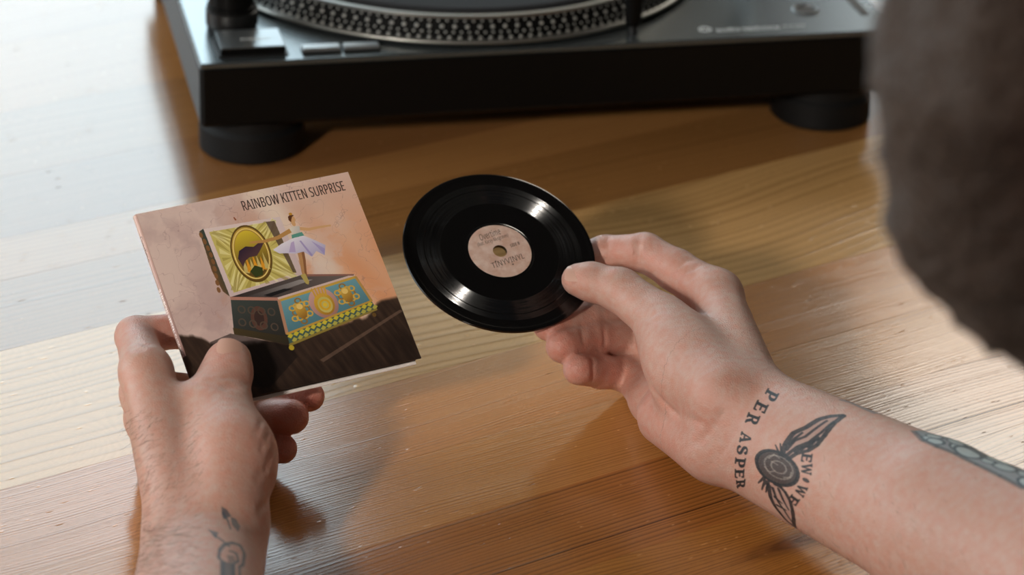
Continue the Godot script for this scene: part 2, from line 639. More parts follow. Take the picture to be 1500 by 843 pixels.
# ---------------------------------------------------------------- the turntable
func build_turntable() -> void:
	var base := 28.48
	var deck := 70.81
	var W := 450.0
	var D := 350.0
	var at := Transform3D(Basis(Vector3.UP, DECK_YAW), mm(-194.28, 0, 1478.71))
	var root := thing("turntable", "black turntable with a silver dotted platter rim standing at the back of the board table", "turntable", at)
	var black := mat(rgb(6, 6, 6), 0.4, 0.0, 0.3)
	var plate := mat(rgb(104, 111, 114), 0.26, 0.8)
	var rubber := mat(rgb(9, 9, 10), 0.6, 0.0, 0.35)
	var steel := mat(rgb(150, 150, 146), 0.36, 0.9)
	var dark := mat(rgb(5, 5, 5), 0.45, 0.0, 0.25)
	var P := func(a: float, y: float, d: float) -> Transform3D: return at_pos(a * 0.001, y * 0.001, -d * 0.001)
	obj("chassis", bevel_box(Vector3(W, deck - base - 2.0, D) * 0.001, 0.0025), black, root, P.call(W / 2, (deck + base - 2.0) / 2, D / 2))
	obj("top_plate", bevel_box(Vector3(W - 0.6, 4.0, D - 0.6) * 0.001, 0.001), plate, root, P.call(W / 2, deck - 2.0, D / 2))
	for fx in [36.0, W - 36.0]:
		for fz in [36.0, D - 36.0]:
			obj("foot", lathe(PackedVector2Array([Vector2(0.0, 0.0), Vector2(0.031, 0.0), Vector2(0.033, 0.002), Vector2(0.033, 0.017), Vector2(0.030, 0.020), Vector2(0.030, 0.029), Vector2(0.0, 0.029)]), 48), rubber, root, P.call(fx, 0, fz))
	# the platter: a bevelled rim with four rows of strobe dots, a bright edge above and below, a mat inside
	var pa := 190.42
	var pd := 170.07
	var y0 := deck + 3.56
	var y1 := deck + 16.78
	var pt: Transform3D = P.call(pa, 0, pd)
	var mk := func(list: Array) -> PackedVector2Array:
		var o := PackedVector2Array()
		for q in list: o.append(Vector2(q[0], q[1]) * 0.001)
		return o
	obj("platter", lathe(mk.call([[0, deck + 1], [160, deck + 1], [163.5, y0 - 1.5], [164.6, y0 + 0.6], [155.2, y1 - 0.6], [150, y1 - 0.8], [0, y1 - 0.8]]), 160), mat(rgb(7, 7, 7), 0.5, 0.0, 0.25), root, pt)
	obj("rim_edge", lathe(mk.call([[163.0, y0 - 1.6], [166.6, y0 - 1.4], [167.2, y0], [166.4, y0 + 1.0], [164.2, y0 + 1.2], [163.0, y0 + 0.6]]), 160, true), steel, root, pt)
	obj("rim_edge", lathe(mk.call([[155.6, y1 - 1.4], [155.6, y1 - 0.2], [154.8, y1 + 0.2], [151.4, y1 + 0.2], [151.0, y1 - 1.0]]), 160), steel, root, pt)
	var dots := SurfaceTool.new()
	dots.begin(Mesh.PRIMITIVE_TRIANGLES)
	var rows := [[0.12, 160, 1.2], [0.36, 204, 0.8], [0.60, 126, 1.3], [0.85, 180, 0.8]]
	for q in rows:
		var r: float = lerpf(164.4, 155.4, q[0])
		var y: float = lerpf(y0 + 0.6, y1 - 0.6, q[0])
		var out := Vector2(13.2, 9.2).normalized()
		for k in q[1]:
			var t: float = TAU * (k + 0.3) / q[1]
			var n := Vector3(cos(t) * out.x, out.y, sin(t) * out.x)
			var tan := Vector3(-sin(t), 0, cos(t))
			var up := n.cross(tan)
			var c := Vector3(cos(t) * r, y, sin(t) * r) + n * 0.1
			var s: float = q[2]
			for e in 8:
				var a0 := TAU * e / 8
				var a1 := TAU * (e + 1) / 8
				var d0 := tan * cos(a0) + up * sin(a0)
				var d1 := tan * cos(a1) + up * sin(a1)
				for v in [[c + n * s * 0.35, n], [c + d1 * s, (n + d1).normalized()], [c + d0 * s, (n + d0).normalized()]]:
					dots.set_normal(v[1])
					dots.add_vertex(v[0] * 0.001)
	var dm := obj("strobe_dots", dots.commit(), mat(rgb(150, 150, 146), 0.5, 0.3), root, pt)
	dm.set_meta("kind", "stuff")
	obj("slip_mat", lathe(mk.call([[147.6, y1 - 0.8], [147.6, y1 + 1.6], [146.4, y1 + 2.4], [3.6, y1 + 2.4], [3.6, y1 - 0.8]]), 120), mat(rgb(30, 31, 34), 0.95), root, pt)
	obj("spindle", lathe(mk.call([[3.6, y1], [3.6, y1 + 12], [2.6, y1 + 14.5], [0, y1 + 15]]), 24), steel, root, pt)
	# strobe tower with its power ring at the front left
	var tower: MeshInstance3D = obj("strobe_tower", lathe(mk.call([[15.6, deck], [15.6, deck + 16], [14.4, deck + 17], [14.4, deck + 40], [13.2, deck + 42], [0, deck + 42.5]]), 48), dark, root, P.call(27.5, 0, 60))
	obj("lamp_window", bevel_box(Vector3(0.006, 0.012, 0.012), 0.001), mat(rgb(90, 30, 26), 0.2), tower, at_pos(0.011, (deck + 28) * 0.001, -0.006))
	obj("power_ring", lathe(mk.call([[15.6, deck + 3], [16.4, deck + 3.6], [16.4, deck + 13], [15.6, deck + 13.6]]), 48), mat(rgb(10, 10, 11), 0.4), tower)
	# start button in its well, and two speed buttons
	var button_top := mat(rgb(150, 154, 156), 0.3, 0.7)
	var well := mat(rgb(8, 8, 8), 0.5)
	var b: MeshInstance3D = obj("start_button", bevel_box(Vector3(40, 5.2, 31) * 0.001, 0.0006), dark, root, P.call(34.2, deck + 2.6, 25.5))
	obj("button_cap", bevel_box(Vector3(39.4, 0.8, 30.4) * 0.001, 0.0003), mat(rgb(140, 146, 149), 0.34, 0.85), b, at_pos(0, 0.0029, 0))
	var lt := canvas_text_mesh("START-STOP", 19.0, 2.3)
	obj("button_lettering", lt, mat(rgb(225, 228, 228), 0.5), b, Transform3D(Basis(Vector3.RIGHT, -PI / 2), Vector3(-0.006, 0.0034, 0.002)))
	obj("button_well", bevel_box(Vector3(43.5, 1.2, 34) * 0.001, 0.0005), well, root, P.call(34.2, deck + 0.4, 25.2))
	for q in [[76.5, 23.5], [101.5, 22.0]]:
		var sp: MeshInstance3D = obj("speed_button", bevel_box(Vector3(q[1], 2.6, 7.6) * 0.001, 0.0006), button_top, root, P.call(q[0], deck + 2.2, 13.0))
		obj("button_skirt", bevel_box(Vector3(q[1] + 1.0, 1.6, 8.6) * 0.001, 0.0003), well, sp, at_pos(0, -0.0015, 0))
	# pop-up target light near the front edge
	var tl: MeshInstance3D = obj("target_light", lathe(mk.call([[0, deck + 5.5], [4.2, deck + 5.5], [5.2, deck + 8], [6.6, deck + 30], [7.0, deck + 52], [6.0, deck + 54], [0, deck + 54]]), 40), dark, root, P.call(276.5, 0, 17.5))
	obj("light_post", lathe(mk.call([[3.4, deck - 1], [3.4, deck + 6]]), 24), mat(rgb(40, 40, 42), 0.3, 0.6), tl)
	# recessed ring for the single adaptor
	obj("adaptor_ring", lathe(mk.call([[9.2, deck], [8.6, deck + 1.2], [7.3, deck + 1.2], [7.0, deck]]), 40, true), mat(rgb(120, 124, 126), 0.3, 0.7), root, P.call(400.5, 0, 43))
	obj("adaptor_well", lathe(mk.call([[7.1, deck + 0.25], [0, deck + 0.25]]), 40), well, root, P.call(400.5, 0, 43))
	# pitch fader slot with its scale
	obj("fader_slot", bevel_box(Vector3(6, 0.6, 110) * 0.001, 0.0002), well, root, P.call(437, deck + 0.2, 84))
	obj("fader_knob", bevel_box(Vector3(17, 9, 10) * 0.001, 0.0015), dark, root, P.call(437, deck + 5, 98))
	for k in 9:
		obj("scale_mark", bevel_box(Vector3(4.5, 0.2, 0.7) * 0.001, 0.0), mat(rgb(200, 204, 204), 0.5), root, P.call(444.5, deck + 0.1, 32 + k * 13))
	# maker's lettering along the front edge
	var pale := mat(rgb(232, 236, 236), 0.6)
	obj("lettering", canvas_text_mesh("audio-technica", 42.0, 5.6), pale, root, Transform3D(Basis(Vector3.RIGHT, -PI / 2), Vector3(0.331, (deck + 0.12) * 0.001, -0.0150)))
	obj("model_lettering", canvas_text_mesh("AT-LP140XP", 15.0, 2.6), pale, root, Transform3D(Basis(Vector3.RIGHT, -PI / 2), Vector3(0.3757, (deck + 0.12) * 0.001, -0.0158)))
	var lg := SurfaceTool.new()
	lg.begin(Mesh.PRIMITIVE_TRIANGLES)
	for k in 3:
		var o := Vector3(0, 0, 0) + Vector3(sin(TAU * k / 3.0), 0, -cos(TAU * k / 3.0)) * 0.0008
		add_lathe(lg, mk.call([[3.7, 0.05], [3.7, 0.2], [3.2, 0.2], [3.2, 0.05]]), 24, false, Transform3D(Basis(), o))
	obj("maker_mark", lg.commit(), pale, root, P.call(324.5, deck, 17.5))
	# tonearm at the back right, outside the frame but part of the machine
	var arm := obj("tonearm_base", lathe(mk.call([[0, deck], [31, deck], [31, deck + 14], [24, deck + 18], [24, deck + 30], [0, deck + 32]]), 40), dark, root, P.call(392, 0, 270))
	var tube := SurfaceTool.new()
	tube.begin(Mesh.PRIMITIVE_TRIANGLES)
	add_tube(tube, [Vector3(0, (deck + 42) * 0.001, -0.05), Vector3(0, (deck + 42) * 0.001, 0.03), Vector3(0.012, (deck + 40) * 0.001, 0.11), Vector3(-0.004, (deck + 38) * 0.001, 0.17), Vector3(-0.022, (deck + 36) * 0.001, 0.2)], [0.005, 0.005, 0.005, 0.005, 0.005], 16)
	obj("tonearm", tube.commit(), steel, arm)
	obj("counterweight", bevel_box(Vector3(0.03, 0.03, 0.03), 0.01), dark, arm, at_pos(0, (deck + 42) * 0.001, -0.065))


# flat lettering as a thin mesh in the x-y plane, left end at the origin, sized in millimetres
func canvas_text_mesh(s: String, width: float, cap: float) -> ArrayMesh:
	var tm := TextMesh.new()
	var f := SystemFont.new()
	f.font_names = PackedStringArray(["Droid Sans"])
	tm.font = f
	tm.text = s
	tm.font_size = 48
	tm.pixel_size = 0.01
	tm.depth = 0.05
	tm.horizontal_alignment = HORIZONTAL_ALIGNMENT_LEFT
	var bb := tm.get_aabb()
	var cap_h := 0.343
	var sx := width * 0.001 / bb.size.x
	var sy := cap * 0.001 / cap_h
	var st := SurfaceTool.new()
	st.append_from(tm, 0, Transform3D(Basis(Vector3(sx, 0, 0), Vector3(0, sy, 0), Vector3(0, 0, 0.002)), Vector3(-bb.position.x * sx, 0, 0)))
	return st.commit()


func add_tube(st: SurfaceTool, path: Array, radii: Array, segs: int) -> void:
	var ring := []
	for i in path.size():
		var d: Vector3 = (path[min(i + 1, path.size() - 1)] - path[max(i - 1, 0)]).normalized()
		var s := d.cross(Vector3.UP if absf(d.y) < 0.9 else Vector3.RIGHT).normalized()
		var t := s.cross(d)
		var q := []
		for k in segs:
			var a := TAU * k / segs
			q.append([path[i] + (s * cos(a) + t * sin(a)) * radii[i], s * cos(a) + t * sin(a)])
		ring.append(q)
	for i in path.size() - 1:
		for k in segs:
			var k1 := (k + 1) % segs
			for v in [ring[i][k], ring[i][k1], ring[i + 1][k1], ring[i][k], ring[i + 1][k1], ring[i + 1][k]]:
				st.set_normal(v[1])
				st.add_vertex(v[0])


# ---------------------------------------------------------------- the printed sleeve
const SLEEVE := 111.56
var sleeve_c: Vector3
var sleeve_u: Vector3
var sleeve_v: Vector3          # down the cover
var sleeve_n: Vector3          # towards the viewer


func sleeve_axes() -> void:
	sleeve_c = mm(-114.87, 84.42, 1155.04)
	sleeve_u = Vector3(0.90457, 0.0568, -0.42252).normalized()
	sleeve_v = Vector3(0.38101, -0.5523, 0.74148)
	sleeve_v = (sleeve_v - sleeve_u * sleeve_v.dot(sleeve_u)).normalized()
	sleeve_n = sleeve_v.cross(sleeve_u).normalized()
	if sleeve_n.y < 0: sleeve_n = -sleeve_n


# paper board with its print on the front: uv over the whole face
func card(w: float, h: float, t: float) -> ArrayMesh:
	var st := SurfaceTool.new()
	st.begin(Mesh.PRIMITIVE_TRIANGLES)
	st.set_smooth_group(-1)
	var x := w * 0.0005
	var y := h * 0.0005
	var z := t * 0.001
	var f := [[Vector3(-x, y, 0), Vector2(0, 0)], [Vector3(x, y, 0), Vector2(1, 0)], [Vector3(x, -y, 0), Vector2(1, 1)], [Vector3(-x, -y, 0), Vector2(0, 1)]]
	for id in [0, 1, 2, 0, 2, 3]:
		st.set_uv(f[id][1])
		st.add_vertex(f[id][0])
	st.generate_normals()
	var m := st.commit()
	var st2 := SurfaceTool.new()
	st2.begin(Mesh.PRIMITIVE_TRIANGLES)
	st2.set_smooth_group(-1)
	add_bevel_box(st2, Vector3(w, h, t) * 0.001, 0.00005, at_pos(0, 0, -z * 0.5 - 0.00003))
	st2.generate_normals()
	st2.commit(m)
	return m


func draw_cover() -> ImageTexture:
	var N := 1024
	var c := Canvas.new(N, N, rgb(205, 172, 160))
	# marbled peach backdrop
	var n1 := noise(0.004, 21, 4)
	var n2 := noise(0.010, 22, 4)
	var pink := rgb(228, 202, 192)
	var lilac := rgb(188, 158, 154)
	var orange := rgb(230, 158, 112)
	var cream := rgb(244, 222, 202)
	for y in N:
		for x in N:
			var u := float(x) / N
			var v := float(y) / N
			var a := n1.get_noise_2d(x + 60.0 * n2.get_noise_2d(x, y), y * 0.7)
			var col := pink.lerp(lilac, clampf(0.15 + a * 0.9 + 0.35 * (v - 0.2), 0, 1) * clampf(1.1 - u * 1.1, 0, 1))
			col = col.lerp(orange, clampf((u - 0.42) * 2.4 + a * 1.1, 0, 1) * clampf(0.15 + v * 1.7, 0, 0.95))
			# curtains of light falling from the top edge to the right
			var s := (u - 0.55 - v * 0.42)
			col = col.lerp(cream, clampf(exp(-pow(s / 0.07, 2)) * (0.9 - v * 0.6) + 0.25 * exp(-pow((s - 0.2) / 0.06, 2)), 0, 1))
			col = col.lerp(lilac, 0.5 * clampf(exp(-pow((u - 0.2) / 0.09, 2) - pow((v - 0.42) / 0.2, 2)) + a * 0.2, 0, 1))
			# thin veins
			var w := absf(n1.get_noise_2d(x * 1.3 + 400, y * 1.3))
			if w < 0.012: col = col.lerp(rgb(150, 110, 108), 0.28)
			# the dark boards the box stands on
			var edge := 0.64 + 0.11 * smoothstep(0.0, 0.22, u) + 0.0 * u + 0.02 * n2.get_noise_2d(x * 0.8, 7)
			if u > 0.8: edge = lerpf(edge, 0.68, smoothstep(0.8, 0.93, u))
			var k := smoothstep(edge - 0.012, edge + 0.012, v)
			if k > 0.0:
				var g := 0.5 + 0.5 * n2.get_noise_2d((x * 0.33 + y) * 0.4, (x - y * 0.3) * 3.0)
				var floor_c := rgb(40, 29, 24).lerp(rgb(92, 70, 56), clampf(g * 0.9 - (v - edge) * 1.2, 0, 1))
				col = col.lerp(floor_c, k)
			c.im.set_pixel(x, y, col)
	var V := func(a: Array) -> PackedVector2Array:
		var o := PackedVector2Array()
		for i in range(0, a.size(), 2): o.append(Vector2(a[i], a[i + 1]))
		return o
	# light seam in the boards and the shade beneath the box
	c.poly(V.call([0.56, 0.90, 0.99, 0.745, 1.0, 0.755, 0.57, 0.915]), Color(0.50, 0.40, 0.34, 0.6))
	c.poly(V.call([0.22, 0.68, 0.45, 0.80, 0.47, 0.86, 0.30, 0.98, 0.1, 0.9, 0.12, 0.7]), Color(0.08, 0.06, 0.06, 0.55))
	# lid: scalloped outer side, pale frame, pleated yellow lining
	c.poly(V.call([0.243, 0.150, 0.266, 0.140, 0.276, 0.506, 0.252, 0.47, 0.236, 0.36, 0.240, 0.25]), rgb(48, 70, 70), rgb(120, 84, 50), Vector2(-1, 0.1))
	for k in 9:
		c.oval(Vector2(0.245 + 0.012 * sin(k * 0.5), 0.17 + k * 0.036), Vector2(0.008, 0), Vector2(0, 0.015), rgb(140, 96, 58))
	var tl := Vector2(0.265, 0.142)
	var tr := Vector2(0.619, 0.159)
	var br := Vector2(0.628, 0.472)
	var bl := Vector2(0.274, 0.505)
	c.poly(PackedVector2Array([tl, tr, br, bl]), rgb(236, 216, 212), rgb(214, 190, 190), Vector2(0.3, 1))
	var q0 := Vector2(0.285, 0.163)
	var q1 := Vector2(0.588, 0.174)
	var q2 := Vector2(0.600, 0.455)
	var q3 := Vector2(0.296, 0.487)
	c.poly(PackedVector2Array([q0, q1, q2, q3]), rgb(214, 198, 112))
	var oc := Vector2(0.434, 0.313)
	for k in 46:
		var t := TAU * k / 46.0
		var d := Vector2(cos(t), sin(t))
		var far := oc + d * 0.34
		var cut := far.clamp(Vector2(0.30, 0.168), Vector2(0.588, 0.478))
		var w := 0.006 + 0.010 * rng.randf()
		var col := rgb(250, 242, 190) if k % 2 == 0 else rgb(168, 146, 66)
		col.a = 0.55
		c.poly(PackedVector2Array([oc + d * 0.09, cut + Vector2(-d.y, d.x) * w, cut - Vector2(-d.y, d.x) * w]), col)
	c.poly(PackedVector2Array([Vector2(0.548, 0.17), q1, q2, Vector2(0.585, 0.45)]), Color(0.32, 0.24, 0.24, 0.75))
	# oval picture: a generic dark bird over yellow reeds in a gilded frame
	var oa := Vector2(-0.022, 0.137)
	var ob := Vector2(0.081, 0.027)
	c.oval(oc, oa * 1.07, ob * 1.07, rgb(104, 78, 30))
	c.oval(oc, oa, ob, rgb(206, 166, 72), rgb(120, 88, 34), Vector2(0.5, 1))
	c.oval(oc, oa * 0.86, ob * 0.84, rgb(226, 200, 60), rgb(96, 70, 34), Vector2(0.1, 1))
	for k in 7:
		var x := 0.385 + k * 0.016
		c.poly(PackedVector2Array([Vector2(x - 0.011, 0.40), Vector2(x + 0.003, 0.315 + 0.01 * (k % 3)), Vector2(x + 0.012, 0.41)]), rgb(232, 160, 44) if k % 2 else rgb(210, 190, 120))
	c.poly(V.call([0.368, 0.325, 0.385, 0.288, 0.42, 0.272, 0.455, 0.282, 0.492, 0.262, 0.506, 0.272, 0.478, 0.306, 0.455, 0.33, 0.42, 0.33, 0.395, 0.345, 0.378, 0.372]), rgb(56, 40, 58), rgb(96, 66, 66), Vector2(0.6, 1))
	c.poly(V.call([0.40, 0.40, 0.43, 0.375, 0.46, 0.395, 0.45, 0.43, 0.415, 0.435]), rgb(60, 70, 34))
	c.ring(oc, oa * 0.93, ob * 0.92, 0.006, rgb(240, 214, 130))
	# inside of the box and its rims
	c.poly(V.call([0.274, 0.505, 0.628, 0.470, 0.849, 0.526, 0.478, 0.558]), rgb(58, 50, 48), rgb(120, 108, 104), Vector2(1, -0.3))
	c.poly(V.call([0.33, 0.520, 0.60, 0.492, 0.66, 0.506, 0.42, 0.538]), rgb(172, 166, 164), rgb(70, 62, 60), Vector2(-1, 0.6))
	c.poly(V.call([0.42, 0.53, 0.52, 0.520, 0.56, 0.53, 0.45, 0.545]), rgb(32, 30, 32))
	c.poly(V.call([0.274, 0.503, 0.478, 0.556, 0.478, 0.574, 0.272, 0.521]), rgb(190, 134, 116))
	c.poly(V.call([0.476, 0.556, 0.849, 0.522, 0.851, 0.540, 0.478, 0.575]), rgb(220, 194, 186))
	c.poly(V.call([0.628, 0.470, 0.849, 0.522, 0.845, 0.530, 0.62, 0.480]), rgb(150, 104, 92))
	# shaded side face with carved ornament
	c.poly(V.call([0.272, 0.519, 0.478, 0.573, 0.455, 0.796, 0.234, 0.688]), rgb(70, 78, 74), rgb(44, 40, 38), Vector2(0.2, 1))
	c.oval(Vector2(0.365, 0.637), Vector2(0.035, 0.01), Vector2(-0.012, 0.06), rgb(98, 66, 56))
	c.oval(Vector2(0.365, 0.637), Vector2(0.021, 0.006), Vector2(-0.008, 0.038), rgb(66, 48, 44))
	for k in 8:
		var p := quad2(Vector2(0.29, 0.55), Vector2(0.45, 0.60), Vector2(0.435, 0.73), Vector2(0.26, 0.65), 0.12 + 0.76 * float(k % 4) / 3.0, 0.2 + 0.6 * float(k / 4))
		c.ring(p, Vector2(0.014, 0.004), Vector2(-0.003, 0.017), 0.006, rgb(92, 78, 66))
	c.poly(V.call([0.238, 0.655, 0.458, 0.755, 0.455, 0.796, 0.234, 0.688]), rgb(80, 66, 40), rgb(50, 44, 34), Vector2(0, 1))
	# blue front face, gilded borders, chequered plinth
	var f0 := Vector2(0.478, 0.573)
	var f1 := Vector2(0.851, 0.538)
	var f2 := Vector2(0.880, 0.672)
	var f3 := Vector2(0.460, 0.742)
	c.poly(PackedVector2Array([f0, f1, f2, f3]), rgb(116, 166, 178), rgb(84, 128, 140), Vector2(0.1, 1))
	c.line([f0, f1], 0.012, 0.012, rgb(214, 170, 70))
	c.line([f0, f3], 0.014, 0.014, rgb(190, 140, 110))
	c.line([f1, f2], 0.012, 0.012, rgb(196, 150, 80))
	var g := func(u: float, v: float) -> Vector2: return quad2(f0, f1, f2, f3, u, v)
	for side in [0.22, 0.79]:
		for k in 12:
			var t := TAU * k / 12.0
			var rr := 0.13 if k % 2 else 0.085
			var p: Vector2 = g.call(side + cos(t) * rr * 0.78, 0.5 + sin(t) * rr * 2.5)
			c.ring(p, Vector2(0.013, 0), Vector2(0, 0.012), 0.007, rgb(222, 178, 74) if k % 3 else rgb(160, 116, 52))
		c.oval(g.call(side, 0.5), Vector2(0.024, -0.003), Vector2(0.004, 0.040), rgb(232, 192, 84), rgb(150, 104, 40), Vector2(0.5, 1))
		c.oval(g.call(side, 0.36), Vector2(0.014, 0), Vector2(0, 0.014), rgb(240, 206, 120))
	var mc: Vector2 = g.call(0.5, 0.5)
	c.oval(mc, Vector2(0.064, -0.006), Vector2(0.008, 0.078), rgb(214, 170, 160), rgb(170, 124, 116), Vector2(0.4, 1))
	c.oval(mc + Vector2(0.002, 0.006), Vector2(0.045, -0.004), Vector2(0.004, 0.056), rgb(224, 180, 60), rgb(180, 130, 44), Vector2(0.5, 1))
	c.oval(mc + Vector2(0.004, 0.010), Vector2(0.033, -0.003), Vector2(0.003, 0.041), rgb(206, 190, 110))
	c.ring(mc + Vector2(0.004, 0.010), Vector2(0.021, 0), Vector2(0, 0.024), 0.009, rgb(226, 176, 40))
	c.oval(mc + Vector2(0.004, 0.010), Vector2(0.009, 0), Vector2(0, 0.010), rgb(236, 200, 60))
	for k in 5: c.line([mc + Vector2(-0.024 + k * 0.012, -0.035), mc + Vector2(-0.03 + k * 0.015, -0.082)], 0.009, 0.006, rgb(220, 170, 66))
	var p0 := f3
	var p1 := f2
	var p2 := Vector2(0.888, 0.718)
	var p3 := Vector2(0.454, 0.797)
	c.poly(PackedVector2Array([p0, p1, p2, p3]), rgb(70, 96, 92))
	for k in 15:
		for r in 2:
			var a := (k + (0.5 if r else 0.0)) / 15.0
			var cc := quad2(p0, p1, p2, p3, a + 0.03, 0.27 + 0.46 * r)
			c.poly(PackedVector2Array([cc + Vector2(-0.014, 0.002), cc + Vector2(0.001, -0.013), cc + Vector2(0.014, -0.002), cc + Vector2(-0.001, 0.013)]), rgb(212, 196, 60) if r == 0 else rgb(188, 180, 80))
	c.line([p0, p1], 0.011, 0.009, rgb(206, 160, 66))
	c.line([p3, p2], 0.013, 0.010, rgb(150, 130, 60))
	c.oval(Vector2(0.457, 0.812), Vector2(0.012, 0), Vector2(0, 0.013), rgb(196, 170, 50))
	c.oval(Vector2(0.868, 0.742), Vector2(0.009, 0), Vector2(0, 0.011), rgb(110, 84, 40))
	# a small dancer on one foot, arms spread
	var skin := rgb(222, 172, 120)
	var shade := rgb(150, 100, 66)
	c.line([Vector2(0.660, 0.300), Vector2(0.646, 0.40), Vector2(0.634, 0.455), Vector2(0.628, 0.500)], 0.034, 0.018, shade)
	c.line([Vector2(0.654, 0.300), Vector2(0.640, 0.40), Vector2(0.629, 0.455), Vector2(0.624, 0.500)], 0.020, 0.010, rgb(196, 146, 96))
	c.poly(V.call([0.612, 0.470, 0.636, 0.468, 0.640, 0.512, 0.632, 0.526, 0.622, 0.518]), rgb(190, 170, 96))
	c.line([Vector2(0.652, 0.236), Vector2(0.575, 0.262), Vector2(0.510, 0.266), Vector2(0.447, 0.258)], 0.022, 0.012, rgb(196, 146, 84))
	c.line([Vector2(0.678, 0.236), Vector2(0.725, 0.252), Vector2(0.770, 0.252), Vector2(0.828, 0.255)], 0.018, 0.009, skin)
	c.poly(V.call([0.640, 0.228, 0.660, 0.220, 0.690, 0.226, 0.682, 0.262, 0.688, 0.285, 0.640, 0.285, 0.648, 0.262]), rgb(238, 226, 208), rgb(196, 190, 190), Vector2(1, 0.3))
	c.poly(V.call([0.640, 0.262, 0.690, 0.258, 0.696, 0.284, 0.634, 0.290]), rgb(96, 160, 144))
	c.poly(V.call([0.640, 0.280, 0.692, 0.278, 0.735, 0.314, 0.772, 0.348, 0.752, 0.398, 0.722, 0.368, 0.694, 0.392, 0.664, 0.358, 0.628, 0.360, 0.586, 0.348, 0.556, 0.342, 0.534, 0.318, 0.580, 0.296]), rgb(240, 234, 244), rgb(178, 168, 206), Vector2(0.3, 1))
	c.poly(V.call([0.664, 0.300, 0.672, 0.300, 0.700, 0.385, 0.690, 0.388]), Color(0.62, 0.55, 0.78, 0.7))
	c.poly(V.call([0.640, 0.296, 0.630, 0.352, 0.600, 0.346, 0.625, 0.300]), Color(0.72, 0.62, 0.82, 0.7))
	c.poly(V.call([0.716, 0.312, 0.764, 0.366, 0.752, 0.392]), Color(0.62, 0.56, 0.8, 0.6))
	c.oval(Vector2(0.668, 0.206), Vector2(0.009, 0), Vector2(0, 0.016), skin)
	c.oval(Vector2(0.668, 0.184), Vector2(0.015, 0), Vector2(0, 0.019), skin)
	c.poly(V.call([0.652, 0.186, 0.654, 0.168, 0.668, 0.158, 0.684, 0.166, 0.672, 0.172, 0.664, 0.186, 0.660, 0.198]), rgb(98, 56, 30))
	c.oval(Vector2(0.670, 0.156), Vector2(0.008, 0), Vector2(0, 0.007), rgb(206, 150, 50))
	c.line([Vector2(0.416, 0.115), Vector2(0.420, 0.130)], 0.006, 0.008, rgb(150, 80, 40))
	for o in [Vector2(0, 0), Vector2(0.0012, 0)]:
		c.text("RAINBOW KITTEN SURPRISE", Vector2(0.471, 0.092) + o, Vector2(0.486, 0), Vector2(0, -0.051), rgb(66, 44, 36))
	return c.texture()


func build_sleeve() -> void:
	sleeve_axes()
	var basis := Basis(sleeve_u, -sleeve_v, sleeve_n)
	var root := thing("record_sleeve", "small square card sleeve with a painted music box and dancer, held in the left hand", "record sleeve", Transform3D(basis, sleeve_c))
	var print_m := mat(Color.WHITE, 0.34)
	print_m.albedo_texture = draw_cover()
	print_m.texture_repeat = false
	var paper := mat(rgb(236, 226, 220), 0.7)
	var front := obj("front_cover", card(SLEEVE, SLEEVE, 0.7), null, root)
	front.set_surface_override_material(0, print_m)
	front.set_surface_override_material(1, mat(rgb(60, 48, 44), 0.6))
	front.set_meta("label", "painted front cover")
	obj("inner_panel", bevel_box(Vector3(SLEEVE - 2.0, SLEEVE - 1.5, 1.0) * 0.001, 0.0002), mat(rgb(30, 24, 24), 0.6), root, at_pos(-0.0014, -0.0004, -0.0021))
	obj("back_cover", bevel_box(Vector3(SLEEVE - 1.0, SLEEVE - 0.6, 0.7) * 0.001, 0.0002), paper, root, at_pos(-0.0016, -0.0012, -0.0041))
	# rounded spine with its two lines of lettering
	var N := 512
	var c := Canvas.new(64, N, rgb(206, 172, 160))
	for y in N:
		for x in 64:
			var v := float(y) / N
			c.im.set_pixel(x, y, rgb(206, 172, 160).lerp(rgb(150, 116, 110), clampf(v * 1.4 - 0.1, 0, 1)) if v < 0.74 else rgb(60, 42, 36))
	c.text("Overtime", Vector2(0.35, 0.11), Vector2(0, 0.13), Vector2(0.42, 0), rgb(80, 56, 48))
	c.text("RAINBOW KITTEN SURPRISE", Vector2(0.35, 0.39), Vector2(0, 0.35), Vector2(0.42, 0), rgb(246, 238, 232))
	var sp_m := mat(Color.WHITE, 0.4)
	sp_m.albedo_texture = c.texture()
	sp_m.texture_repeat = false
	var st := SurfaceTool.new()
	st.begin(Mesh.PRIMITIVE_TRIANGLES)
	var h := SLEEVE * 0.0005
	for k in 8:
		var vs := []
		for e in [k, k + 1]:
			var a: float = PI * e / 8.0
			vs.append([Vector3(-sin(a) * 0.0016, 0, cos(a) * 0.0023 - 0.0023), Vector3(-sin(a), 0, cos(a)), 1.0 - e / 8.0])
		for id in [[0, 1], [1, -1], [1, 1], [0, 1], [0, -1], [1, -1]]:
			var q: Array = vs[id[0]]
			st.set_normal(q[1])
			st.set_uv(Vector2(q[2], 0.0 if id[1] > 0 else 1.0))
			st.add_vertex(q[0] + Vector3(0, h * id[1], 0))
	obj("spine", st.commit(), sp_m, root, at_pos(-SLEEVE * 0.0005, 0, 0))


# ---------------------------------------------------------------- the small record
var rec_c: Vector3
var rec_n: Vector3
var rec_x: Vector3
var rec_y: Vector3


func on_plane(px: float, py: float, p: Vector3, n: Vector3) -> Vector3:
	var d := (cam_right * (px - 750.0) - cam_up * (py - 421.5) + cam_fwd * FOCAL).normalized()
	return cam_pos + d * ((p - cam_pos).dot(n) / d.dot(n))


func record_axes() -> void:
	rec_c = mm(-7.02, 71.88, 1230.79)
	rec_n = Vector3(0.18286, 0.87852, 0.44132).normalized()
	rec_x = Vector3(0.923, -0.06, -0.262)
	rec_x = (rec_x - rec_n * rec_x.dot(rec_n)).normalized()
	rec_y = rec_n.cross(rec_x).normalized()   # towards the top of the label


